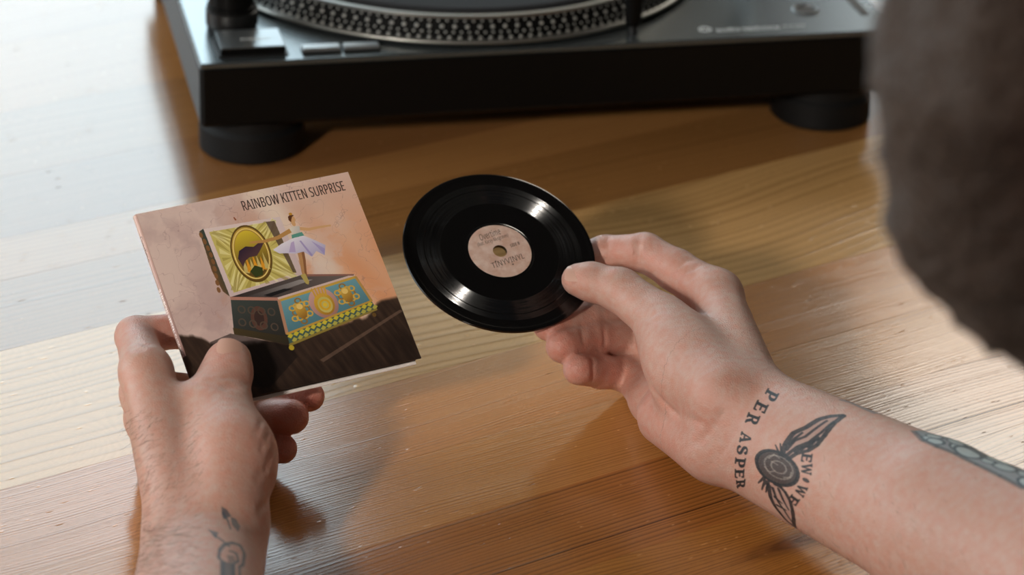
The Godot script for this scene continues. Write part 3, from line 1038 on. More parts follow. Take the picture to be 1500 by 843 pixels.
func build_record() -> void:
	record_axes()
	var root := thing("vinyl_record", "small glossy black vinyl record with pale pink label, held in the right hand", "record", Transform3D(Basis(rec_x, rec_n, -rec_y), rec_c))
	var mk := func(list: Array) -> PackedVector2Array:
		var o := PackedVector2Array()
		for q in list: o.append(Vector2(q[0], q[1]) * 0.001)
		return o
	var gloss := mat(rgb(9, 9, 10), 0.16)
	obj("disc", lathe(mk.call([[3.7, -1.9], [48, -1.9], [50.3, -2.0], [51.1, -1.6], [51.3, -1.0], [51.0, -0.2], [50.4, 0.02], [49.0, -0.02], [48.2, -0.25], [43.9, -0.25]]), 160), gloss, root)
	var groove := mat(rgb(8, 8, 9), 0.17)
	groove.metallic_specular = 0.62
	# real grooves with walls near 45 degrees, a little different from ring to ring
	for band in [[43.9, 40.2], [39.9, 31.2]]:
		var prof := PackedVector2Array()
		var r: float = band[0]
		prof.append(Vector2(r, -0.25) * 0.001)
		while r - 0.34 > band[1]:
			var dep := 0.0785 * rng.randf_range(0.88, 1.12)
			prof.append(Vector2(r - 0.03, -0.25) * 0.001)
			prof.append(Vector2(r - 0.03 - 0.085, -0.25 - dep) * 0.001)
			prof.append(Vector2(r - 0.03 - 0.17, -0.25) * 0.001)
			r -= 0.2
		prof.append(Vector2(band[1], -0.25) * 0.001)
		obj("grooves", lathe(prof, 160), groove, root)
	obj("run_out", lathe(mk.call([[40.2, -0.25], [39.9, -0.25]]), 160), gloss, root)
	obj("run_out", lathe(mk.call([[31.2, -0.25], [18.4, -0.25], [17.8, 0.0], [17.0, 0.0], [16.9, -0.1], [3.7, -0.1], [3.7, -1.9]]), 160), gloss, root)
	var c := Canvas.new(768, 768, rgb(214, 186, 174))
	var n1 := noise(0.006, 5, 4)
	for y in 768:
		for x in 768:
			var a := n1.get_noise_2d(x, y)
			var col := rgb(222, 198, 186).lerp(rgb(204, 166, 148), clampf(0.35 + a * 0.9 + float(x) / 2400.0, 0, 1))
			if absf(n1.get_noise_2d(x * 0.8 + 900, y * 0.8)) < 0.012: col = col.lerp(rgb(170, 140, 132), 0.35)
			c.im.set_pixel(x, y, col)
	var ink := rgb(84, 66, 56)
	# pixel places on the label, turned into the label's own axes
	var L := func(px: float, py: float) -> Vector2:
		var d := (on_plane(px, py, rec_c, rec_n) - rec_c) * 1000.0 / 17.0
		return Vector2(0.5 + d.dot(rec_x) * 0.5, 0.5 - d.dot(rec_y) * 0.5)
	var put := func(s: String, x0: float, y0: float, x1: float, y1: float, capx: float, capy: float, bold: bool, font: String) -> void:
		var a: Vector2 = L.call(x0, y0)
		c.text(s, a, L.call(x1, y1) - a, L.call(x0 + capx, y0 + capy) - a, ink, true, font, bold)
	put.call("Overtime", 704.2, 353.2, 734.0, 343.0, -3.4, -9.0, false, "Droid Sans")
	put.call("(feat. Kacey Musgraves)", 700.3, 361.5, 745.0, 346.8, -1.5, -5.0, false, "Droid Sans")
	put.call("SIDE B", 748.6, 362.6, 761.6, 358.2, -1.9, -4.2, true, "Droid Sans")
	put.call("TINYVINYL", 722.0, 393.6, 769.0, 378.4, -3.2, -7.6, false, "Droid Sans")
	for q in [[725.9, 383.2], [751.4, 387.4]]:
		c.oval(L.call(q[0], q[1]), Vector2(0.014, 0), Vector2(0, 0.014), ink)
	var lm := mat(Color.WHITE, 0.5)
	lm.albedo_texture = c.texture()
	var st := SurfaceTool.new()
	st.begin(Mesh.PRIMITIVE_TRIANGLES)
	for k in 96:
		var vs := []
		for q in [[0, 3.75], [1, 3.75], [1, 16.85], [0, 16.85]]:
			var t: float = TAU * (k + q[0]) / 96
			vs.append(Vector3(cos(t) * q[1], 0.0, sin(t) * q[1]))
		for id in [0, 2, 1, 0, 3, 2]:
			st.set_normal(Vector3.UP)
			st.set_uv(Vector2(0.5 + vs[id].x / 34.0, 0.5 + vs[id].z / 34.0))
			st.add_vertex(vs[id] * 0.001 + Vector3(0, 0.00004, 0))
	obj("label", st.commit(), lm, root)


# ---------------------------------------------------------------- bodies: rounded bones joined with a smooth minimum, meshed as surface nets
class Flesh:
	var lo: Vector3
	var cell: float
	var nx: int
	var ny: int
	var nz: int
	var palm := PackedFloat32Array()
	var out := PackedFloat32Array()
	var work := PackedFloat32Array()
	var wlo := Vector3i()
	var whi := Vector3i()
	const FAR := 60.0

	func _init(a: Vector3, b: Vector3, c: float) -> void:
		lo = a
		cell = c
		nx = int((b.x - a.x) / c) + 2
		ny = int((b.y - a.y) / c) + 2
		nz = int((b.z - a.z) / c) + 2
		palm.resize(nx * ny * nz)
		palm.fill(FAR)
		work.resize(nx * ny * nz)
		work.fill(FAR)

	func cells(a: Vector3, b: Vector3) -> Array:
		var i := ((a - lo) / cell).floor()
		var j := ((b - lo) / cell).ceil()
		return [Vector3i(max(0, int(i.x)), max(0, int(i.y)), max(0, int(i.z))), Vector3i(min(nx - 1, int(j.x)), min(ny - 1, int(j.y)), min(nz - 1, int(j.z)))]

	# one tapered bone into an array; flat squashes it along an axis by a factor
	func bone(arr: PackedFloat32Array, a: Vector3, b: Vector3, ra: float, rb: float, k: float, axis: Vector3 = Vector3.ZERO, flat: float = 1.0) -> void:
		var m: float = max(ra, rb) + k + cell * 3.0
		var box := cells(a.min(b) - Vector3(m, m, m), a.max(b) + Vector3(m, m, m))
		var i0: Vector3i = box[0]
		var i1: Vector3i = box[1]
		wlo = Vector3i(mini(wlo.x, i0.x), mini(wlo.y, i0.y), mini(wlo.z, i0.z))
		whi = Vector3i(maxi(whi.x, i1.x), maxi(whi.y, i1.y), maxi(whi.z, i1.z))
		var d := b - a
		var il := 1.0 / maxf(d.length_squared(), 1e-6)
		var squash := flat < 0.999
		var ff := 1.0 / flat - 1.0
		var dr := rb - ra
		for z in range(i0.z, i1.z + 1):
			for y in range(i0.y, i1.y + 1):
				var at := (z * ny + y) * nx + i0.x
				var p := Vector3(lo.x + i0.x * cell, lo.y + y * cell, lo.z + z * cell) - a
				for x in range(i0.x, i1.x + 1):
					var t := clampf(p.dot(d) * il, 0.0, 1.0)
					var q := p - d * t
					if squash: q += axis * (q.dot(axis) * ff)
					var v := q.length() - ra - dr * t
					var o := arr[at]
					if k > 0.0:
						var h := k - absf(v - o)
						v = minf(v, o)
						if h > 0.0: v -= h * h / (4.0 * k)
						arr[at] = v
					elif v < o: arr[at] = v
					at += 1
					p.x += cell

	func palm_bone(a: Vector3, b: Vector3, ra: float, rb: float, k: float = 9.0, axis: Vector3 = Vector3.ZERO, flat: float = 1.0) -> void:
		bone(palm, a, b, ra, rb, k, axis, flat)

	func seal() -> void:
		out = palm.duplicate()

	# a finger: joints with radii, its own field, joined to the palm with kp
	func finger(pts: Array, radii: Array, k: float, kp: float, axis: Vector3 = Vector3.ZERO, flat: float = 1.0) -> void:
		wlo = Vector3i(nx, ny, nz)
		whi = Vector3i(0, 0, 0)
		for i in pts.size() - 1:
			bone(work, pts[i], pts[i + 1], radii[i], radii[i + 1], k, axis, flat)
		for z in range(wlo.z, whi.z + 1):
			for y in range(wlo.y, whi.y + 1):
				var at := (z * ny + y) * nx + wlo.x
				for x in range(wlo.x, whi.x + 1):
					var v := work[at]
					if v < FAR:
						var o := palm[at]
						var h := kp - absf(v - o)
						v = minf(v, o)
						if h > 0.0: v -= h * h / (4.0 * kp)
						var g := out[at]
						var e := 0.8 - absf(v - g)
						v = minf(v, g)
						if e > 0.0: v -= e * e / 3.2
						out[at] = v
						work[at] = FAR
					at += 1

	# a crease: take a thin bone away, softly
	func carve(a: Vector3, b: Vector3, r: float, k: float) -> void:
		var m := r + k + cell * 2.0
		var box := cells(a.min(b) - Vector3(m, m, m), a.max(b) + Vector3(m, m, m))
		var i0: Vector3i = box[0]
		var i1: Vector3i = box[1]
		var d := b - a
		var il := 1.0 / maxf(d.length_squared(), 1e-6)
		for z in range(i0.z, i1.z + 1):
			for y in range(i0.y, i1.y + 1):
				var at := (z * ny + y) * nx + i0.x
				for x in range(i0.x, i1.x + 1):
					var p := Vector3(lo.x + x * cell, lo.y + y * cell, lo.z + z * cell) - a
					var q := p - d * clampf(p.dot(d) * il, 0.0, 1.0)
					var v := -(q.length() - r)
					var o := out[at]
					var h := k - absf(v - o)
					v = maxf(v, o)
					if h > 0.0: v += h * h / (4.0 * k)
					if o < FAR: out[at] = v
					at += 1

	# [points, quads] of the surface; keep(p) false leaves a cell out
	func mesh(smooth_passes: int) -> Array:
		var vid := PackedInt32Array()
		vid.resize(out.size())
		vid.fill(-1)
		var pts := PackedVector3Array()
		var quads := PackedInt32Array()
		var sy := nx
		var sz := nx * ny
		var lim := cell * 3.0
		var active := PackedInt32Array()
		var off := [0, 1, sy, sy + 1, sz, sz + 1, sz + sy, sz + sy + 1]
		var edges := [[0, 1], [2, 3], [4, 5], [6, 7], [0, 2], [1, 3], [4, 6], [5, 7], [0, 4], [1, 5], [2, 6], [3, 7]]
		for z in nz - 1:
			for y in ny - 1:
				var at := z * sz + y * sy
				for x in nx - 1:
					if absf(out[at]) < lim:
						var s := 0
						for c in 8:
							if out[at + off[c]] < 0.0: s += 1
						if s > 0 and s < 8:
							var sum := Vector3()
							var n := 0
							for e in edges:
								var a: int = e[0]
								var b: int = e[1]
								var va := out[at + off[a]]
								var vb := out[at + off[b]]
								if (va < 0.0) != (vb < 0.0):
									var t := va / (va - vb)
									sum += Vector3((a & 1) + ((b & 1) - (a & 1)) * t, ((a >> 1) & 1) + (((b >> 1) & 1) - ((a >> 1) & 1)) * t, (a >> 2) + ((b >> 2) - (a >> 2)) * t)
									n += 1
							vid[at] = pts.size()
							pts.append(lo + (Vector3(x, y, z) + sum / n) * cell)
							active.append(at)
					at += 1
		for at in active:
			var v := out[at] < 0.0
			var x := at % nx
			var y := (at / sy) % ny
			var z := at / sz
			if y > 0 and z > 0 and v != (out[at + 1] < 0.0):
				add_quad(quads, vid[at], vid[at - sy], vid[at - sy - sz], vid[at - sz], v)
			if x > 0 and z > 0 and v != (out[at + sy] < 0.0):
				add_quad(quads, vid[at], vid[at - sz], vid[at - 1 - sz], vid[at - 1], v)
			if x > 0 and y > 0 and v != (out[at + sz] < 0.0):
				add_quad(quads, vid[at], vid[at - 1], vid[at - 1 - sy], vid[at - sy], v)
		for k in smooth_passes:
			var acc := PackedVector3Array()
			acc.resize(pts.size())
			var cnt := PackedInt32Array()
			cnt.resize(pts.size())
			for q in range(0, quads.size(), 4):
				for e in 4:
					var a := quads[q + e]
					var b := quads[q + ((e + 1) & 3)]
					acc[a] += pts[b]
					cnt[a] += 1
					acc[b] += pts[a]
					cnt[b] += 1
			for i in pts.size():
				if cnt[i] > 0: pts[i] = pts[i].lerp(acc[i] / cnt[i], 0.5)
		return [pts, quads]

	func add_quad(quads: PackedInt32Array, a: int, b: int, c: int, d: int, flip: bool) -> void:
		if a < 0 or b < 0 or c < 0 or d < 0: return
		if flip:
			quads.append_array(PackedInt32Array([a, b, c, d]))
		else:
			quads.append_array(PackedInt32Array([d, c, b, a]))


var skin_v := PackedVector3Array()
var skin_n := PackedVector3Array()
var skin_c := PackedColorArray()
var skin_uv := PackedVector2Array()
var skin_i := PackedInt32Array()
var blobs := []                 # [centre, radius, colour, strength] in camera axes: where skin is pinker or darker
const SKIN := Color(0.79, 0.635, 0.575)

# tattoo sheet: (axis start, axis end, length shown, side of the sheet)
var arm_frames := []
var right_flesh: Flesh
var left_flesh: Flesh


func arm_uv(p: Vector3) -> Vector2:
	for f in arm_frames:
		var d: Vector3 = f.dir
		var t: float = (p - f.a).dot(d)
		var q: Vector3 = (p - f.a) - d * t
		if t > -40.0 and t < f.len + 45.0 and q.length() < 75.0:
			var ang := atan2(q.dot(f.side), q.dot(f.front))
			return Vector2(ang / TAU + 0.5, lerpf(f.v0, f.v1, clampf((t + 20.0) / (f.len + 20.0), 0.0, 1.0)))
	return Vector2(0.5, 0.675)


# take a meshed Flesh into the body: world places, normals, colours and tattoo coordinates
func add_skin(part: Array, keep: Callable, tint: Callable) -> void:
	var pts: PackedVector3Array = part[0]
	var quads: PackedInt32Array = part[1]
	var norm := PackedVector3Array()
	norm.resize(pts.size())
	for q in range(0, quads.size(), 4):
		var n := (pts[quads[q + 2]] - pts[quads[q]]).cross(pts[quads[q + 3]] - pts[quads[q + 1]])
		for e in 4: norm[quads[q + e]] += n
	var map := PackedInt32Array()
	map.resize(pts.size())
	for i in pts.size():
		if not keep.call(pts[i]):
			map[i] = -1
			continue
		map[i] = skin_v.size()
		var n := norm[i].normalized()
		skin_v.append(eye_to_world(pts[i]))
		skin_n.append((cam_right * n.x + cam_up * n.y + cam_fwd * n.z).normalized())
		skin_c.append((tint.call(pts[i]) as Color).srgb_to_linear())
		skin_uv.append(arm_uv(pts[i]))
	for q in range(0, quads.size(), 4):
		for t in [[0, 1, 2], [0, 2, 3]]:
			var a := map[quads[q + t[0]]]
			var b := map[quads[q + t[1]]]
			var c := map[quads[q + t[2]]]
			if a < 0 or b < 0 or c < 0: continue
			var ids := [a, b, c]
			# where the tattoo sheet wraps round, repeat the points with coordinates past its edge
			var us := [skin_uv[a].x, skin_uv[b].x, skin_uv[c].x]
			if us.max() - us.min() > 0.5:
				for e in 3:
					if us[e] < 0.5:
						var s: int = ids[e]
						ids[e] = skin_v.size()
						skin_v.append(skin_v[s])
						skin_n.append(skin_n[s])
						skin_c.append(skin_c[s])
						skin_uv.append(skin_uv[s] + Vector2(1, 0))
			skin_i.append_array(PackedInt32Array(ids))


func skin_tint(p: Vector3) -> Color:
	var c := SKIN
	for b in blobs:
		var d: float = (p - b[0]).length_squared() / (b[1] * b[1])
		if d < 4.0: c = c.lerp(b[2], b[3] * exp(-d * 1.2))
	return c


func make_right_hand() -> void:
	var f := Flesh.new(Vector3(2, -195, 1020), Vector3(285, 38, 1420), 1.7)
	var view := Vector3(0, 0, 1)
	var wr := eye(1097, 628, 1275)
	var el := eye(1750, 950, 1065)
	# forearm: broad across the picture, thinner in depth
	var ax := el - wr
	var thin := (view - ax.normalized() * view.dot(ax.normalized())).normalized()
	f.palm_bone(wr.lerp(el, -0.02), wr.lerp(el, 0.45), 30.0, 35.5, 6.0, thin, 0.74)
	f.palm_bone(wr.lerp(el, 0.45), el, 35.5, 43.0, 6.0, thin, 0.8)
	# palm
	f.palm_bone(eye(1110, 600, 1272), eye(1050, 434, 1350), 16.5, 12.5, 9.0)
	f.palm_bone(eye(1100, 615, 1282), eye(1020, 482, 1364), 17.5, 13.0, 9.0)
	f.palm_bone(eye(1085, 635, 1282), eye(985, 535, 1362), 17.5, 12.5, 9.0)
	f.palm_bone(eye(1065, 652, 1275), eye(958, 588, 1347), 16.5, 11.5, 9.0)
	f.palm_bone(eye(1040, 662, 1276), eye(972, 615, 1325), 14.0, 13.0, 8.0)
	# ball of the thumb
	f.palm_bone(eye(1062, 585, 1272), eye(1000, 520, 1310), 19.0, 18.5, 9.0)
	f.palm_bone(eye(1000, 560, 1302), eye(985, 500, 1318), 16.0, 15.0, 9.0)
	f.seal()
	# thumb
	f.finger([eye(1010, 530, 1302), eye(968, 470, 1326), eye(908, 425, 1345), eye(866, 413, 1352), eye(846, 410, 1354)], [17.0, 13.2, 11.0, 9.8, 8.4], 4.0, 10.0)
	# index along the far edge of the record, the others below it
	f.finger([eye(1048, 433, 1350), eye(990, 396, 1368), eye(945, 370, 1380), eye(886, 370, 1394), eye(840, 380, 1394)], [12.8, 11.0, 10.2, 9.0, 7.6], 3.0, 8.0)
	f.finger([eye(1020, 482, 1364), eye(930, 445, 1394), eye(862, 468, 1374), eye(803, 477, 1353)], [12.0, 10.0, 9.2, 8.2], 3.0, 7.0)
	f.finger([eye(985, 535, 1362), eye(930, 494, 1386), eye(868, 496, 1367), eye(824, 508, 1346)], [12.0, 9.8, 9.2, 8.8], 3.0, 7.0)
	f.finger([eye(958, 588, 1347), eye(922, 548, 1374), eye(880, 545, 1361), eye(847, 542, 1342)], [11.5, 9.2, 8.6, 8.0], 3.0, 7.0)
	# creases where the joints fold
	for q in [[0.8, 938, 343, 936, 370, 938, 397], [0.5, 932, 345, 930, 395], [0.6, 890, 345, 889, 384], [0.5, 980, 404, 998, 386, 1020, 378], [0.5, 985, 411, 1008, 396, 1024, 392], [0.4, 1000, 414, 1022, 402],
			[0.9, 926, 481, 934, 519, 948, 558, 970, 589, 996, 611, 1028, 620], [0.6, 923, 477, 940, 465, 960, 461], [0.45, 950, 474, 968, 470], [0.5, 934, 593, 944, 578, 952, 563],
			[0.7, 853, 476, 854, 500], [0.5, 884, 476, 887, 505], [0.5, 883, 450, 883, 468], [0.7, 867, 520, 869, 557], [0.5, 914, 520, 912, 566],
			[0.4, 1000, 660, 1030, 645, 1062, 600], [0.35, 1030, 690, 1060, 660, 1080, 630], [0.35, 972, 520, 985, 545], [0.35, 985, 510, 1000, 535], [0.3, 960, 530, 975, 556]]:
		crease(f, q)
	add_skin(f.mesh(1), func(p: Vector3) -> bool: return p.x < 276.0, skin_tint)
	right_flesh = f


# the left hand stands a little farther off than its pixels were first read at
func eyel(x: float, y: float, z: float) -> Vector3:
	return eye(x, y, z * 1.033)


func make_left_hand() -> void:
	var f := Flesh.new(Vector3(-199, -172, 1020), Vector3(-74, 5, 1340), 1.6)
	var view := Vector3(0, 0, 1)
	var wr := eyel(293, 800, 1150)
	var el := eye(268, 1360, 922)
	var ax := (el - wr).normalized()
	var thin := (view - ax * view.dot(ax)).normalized()
	f.palm_bone(wr.lerp(el, -0.03), wr.lerp(el, 0.4), 27.0, 33.0, 6.0, thin, 0.78)
	f.palm_bone(wr.lerp(el, 0.4), el, 33.0, 42.0, 6.0, thin, 0.8)
	f.palm_bone(eyel(272, 775, 1150), eyel(214, 546, 1204), 16.0, 11.5, 9.0)
	f.palm_bone(eyel(278, 785, 1160), eyel(214, 575, 1222), 17.0, 11.5, 9.0)
	f.palm_bone(eyel(290, 795, 1157), eyel(220, 612, 1236), 17.0, 11.5, 9.0)
	f.palm_bone(eyel(300, 800, 1159), eyel(232, 650, 1245), 16.0, 10.5, 9.0)
	# ball of the thumb
	f.palm_bone(eyel(330, 750, 1152), eyel(340, 662, 1172), 18.0, 18.5, 9.0)
	f.palm_bone(eyel(345, 690, 1172), eyel(300, 600, 1195), 18.0, 15.0, 9.0)
	f.palm_bone(eyel(350, 770, 1158), eyel(345, 830, 1140), 13.0, 12.0, 8.0)
	f.seal()
	f.finger([eyel(338, 660, 1172), eyel(327, 590, 1194), eyel(331, 548, 1207), eyel(334, 528, 1212)], [17.0, 12.6, 12.4, 11.2], 4.0, 10.0, thin, 0.86)
	f.finger([eyel(214, 546, 1204), eyel(198, 493, 1237), eyel(265, 484, 1248), eyel(330, 492, 1247)], [11.5, 9.6, 8.6, 7.6], 3.0, 8.0)
	f.finger([eyel(214, 575, 1222), eyel(310, 580, 1256), eyel(390, 584, 1260), eyel(453, 581, 1250)], [11.5, 9.6, 8.8, 7.8], 3.0, 7.0)
	f.finger([eyel(220, 612, 1236), eyel(300, 615, 1265), eyel(375, 612, 1256), eyel(427, 611, 1240)], [11.5, 9.6, 9.2, 8.7], 3.0, 7.0)
	f.finger([eyel(232, 650, 1245), eyel(300, 655, 1264), eyel(365, 656, 1256), eyel(414, 658, 1244)], [10.5, 8.6, 8.0, 7.4], 3.0, 7.0)
	for q in [[0.6, 300, 556, 330, 563, 362, 556], [0.5, 303, 563, 332, 570, 365, 563], [0.4, 306, 549, 330, 554, 360, 549], [0.5, 283, 556, 296, 566], [0.9, 379, 748, 388, 741, 396, 735],
			[0.4, 386, 610, 374, 640], [0.4, 396, 630, 382, 662], [0.4, 400, 660, 388, 690], [0.35, 196, 500, 214, 506, 230, 503], [0.35, 193, 509, 212, 515], [0.35, 386, 690, 372, 706]]:
		crease(f, q)
	add_skin(f.mesh(1), func(p: Vector3) -> bool: return p.y > -163.0, skin_tint)
	left_flesh = f


func tattoo_frames() -> void:
	var wr := eye(1097, 628, 1275)
	var el := eye(1750, 950, 1065)
	var d := (el - wr).normalized()
	var front := (Vector3(0, 0, -1) + d * d.z).normalized()
	arm_frames.append({"a": wr, "dir": d, "len": 225.0, "front": front, "side": d.cross(front), "v0": 0.0, "v1": 0.66, "r0": 30.0, "r1": 36.0})
	var wl := eyel(293, 800, 1150)
	var ll := eye(268, 1360, 922)
	var e := (ll - wl).normalized()
	var fr := (Vector3(0, 0, -1) + e * e.z).normalized()
	arm_frames.append({"a": wl, "dir": e, "len": 60.0, "front": fr, "side": e.cross(fr), "v0": 0.69, "v1": 0.99, "r0": 27.0, "r1": 30.0})


func skin_material() -> StandardMaterial3D:
	var m := mat(Color.WHITE, 0.48, 0.0, 0.45)
	m.vertex_color_use_as_albedo = true
	m.subsurf_scatter_enabled = true
	m.subsurf_scatter_strength = 0.06
	m.uv1_triplanar = true
	m.uv1_scale = Vector3(30, 30, 30)
	var N := 512
	var c1 := FastNoiseLite.new()
	c1.noise_type = FastNoiseLite.TYPE_CELLULAR
	c1.seed = 4
	c1.frequency = 0.055
	c1.cellular_return_type = FastNoiseLite.RETURN_DISTANCE2_SUB
	c1.fractal_type = FastNoiseLite.FRACTAL_NONE
	var n2 := noise(0.02, 8, 3)
	var a := c1.get_seamless_image(N, N)
	var b := n2.get_seamless_image(N, N)
	var data := PackedByteArray()
	data.resize(N * N)
	for y in N:
		for x in N:
			var v := a.get_pixel(x, y).r
			data[y * N + x] = clampi(int(255.0 * (0.35 + 0.4 * minf(1.0, v * 1.4) + 0.25 * b.get_pixel(x, y).r)), 0, 255)
	m.heightmap_enabled = true
	m.heightmap_texture = ImageTexture.create_from_image(Image.create_from_data(N, N, false, Image.FORMAT_L8, data))
	m.heightmap_scale = 0.045
	var n3 := noise(0.012, 31, 4)
	var n4 := noise(0.07, 33, 2)
	var ia := n3.get_seamless_image(N, N)
	var ib := n4.get_seamless_image(N, N)
	var cd := PackedByteArray()
	cd.resize(N * N * 3)
	for y in N:
		for x in N:
			var u := ia.get_pixel(x, y).r
			var w := ib.get_pixel(x, y).r
			var at := (y * N + x) * 3
			cd[at] = int(255.0 * clampf(0.93 + 0.06 * (w - 0.5), 0, 1))
			cd[at + 1] = int(255.0 * clampf(0.90 + 0.16 * (u - 0.5) + 0.08 * (w - 0.5), 0, 1))
			cd[at + 2] = int(255.0 * clampf(0.89 + 0.20 * (u - 0.5) + 0.08 * (w - 0.5), 0, 1))
	m.albedo_texture = ImageTexture.create_from_image(Image.create_from_data(N, N, false, Image.FORMAT_RGB8, cd))
	m.albedo_color = Color(1.0, 1.0, 1.0)
	return m


# a fold in the skin along pixels of its outline in the photograph: [depth, x, y, x, y ...]
func crease(f: Flesh, q: Array) -> void:
	var last := Vector3.ZERO
	for i in range(1, q.size() - 3, 2):
		var a := Vector2(q[i], q[i + 1])
		var b := Vector2(q[i + 2], q[i + 3])
		var n: int = max(2, int(a.distance_to(b) / 5.0))
		for k in n + 1:
			var m := a.lerp(b, float(k) / n)
			var p := on_skin(f, m.x, m.y)
			if p == Vector3.ZERO or (last != Vector3.ZERO and p.distance_to(last) > 6.0):
				last = p
				continue
			if last != Vector3.ZERO: f.carve(last, p, q[0], 1.6)
			last = p


func limb_middle(f: Flesh, at: Vector2) -> Vector2:
	if f.lo.x < -150.0: return Vector2(285, at.y)
	var d := Vector2(653, 322).normalized()
	return Vector2(1097, 628) + d * (at - Vector2(1097, 628)).dot(d)


# where the skin is met along the line of sight of a pixel
func on_skin(f: Flesh, px: float, py: float) -> Vector3:
	var z := f.lo.z
	var top := f.lo.z + f.nz * f.cell
	var aim := Vector2(px, py)
	var tries := 0
	while true:
		if z >= top:
			# just past the outline: come a little towards the middle of the limb
			tries += 1
			if tries > 14: return Vector3.ZERO
			aim += (limb_middle(f, aim) - aim).normalized() * 2.0
			z = f.lo.z
		var p := eye(aim.x, aim.y, z)
		var q := (p - f.lo) / f.cell
		var i := Vector3i(q.floor())
		if i.x >= 0 and i.y >= 0 and i.z >= 0 and i.x < f.nx - 1 and i.y < f.ny - 1 and i.z < f.nz - 1:
			var r := q - Vector3(i)
			var at := (i.z * f.ny + i.y) * f.nx + i.x
			var sy := f.nx
			var sz := f.nx * f.ny
			var a := lerpf(lerpf(f.out[at], f.out[at + 1], r.x), lerpf(f.out[at + sy], f.out[at + sy + 1], r.x), r.y)
			var b := lerpf(lerpf(f.out[at + sz], f.out[at + sz + 1], r.x), lerpf(f.out[at + sz + sy], f.out[at + sz + sy + 1], r.x), r.y)
			if lerpf(a, b, r.z) <= 0.0: return p
		z += 0.4
	return Vector3.ZERO


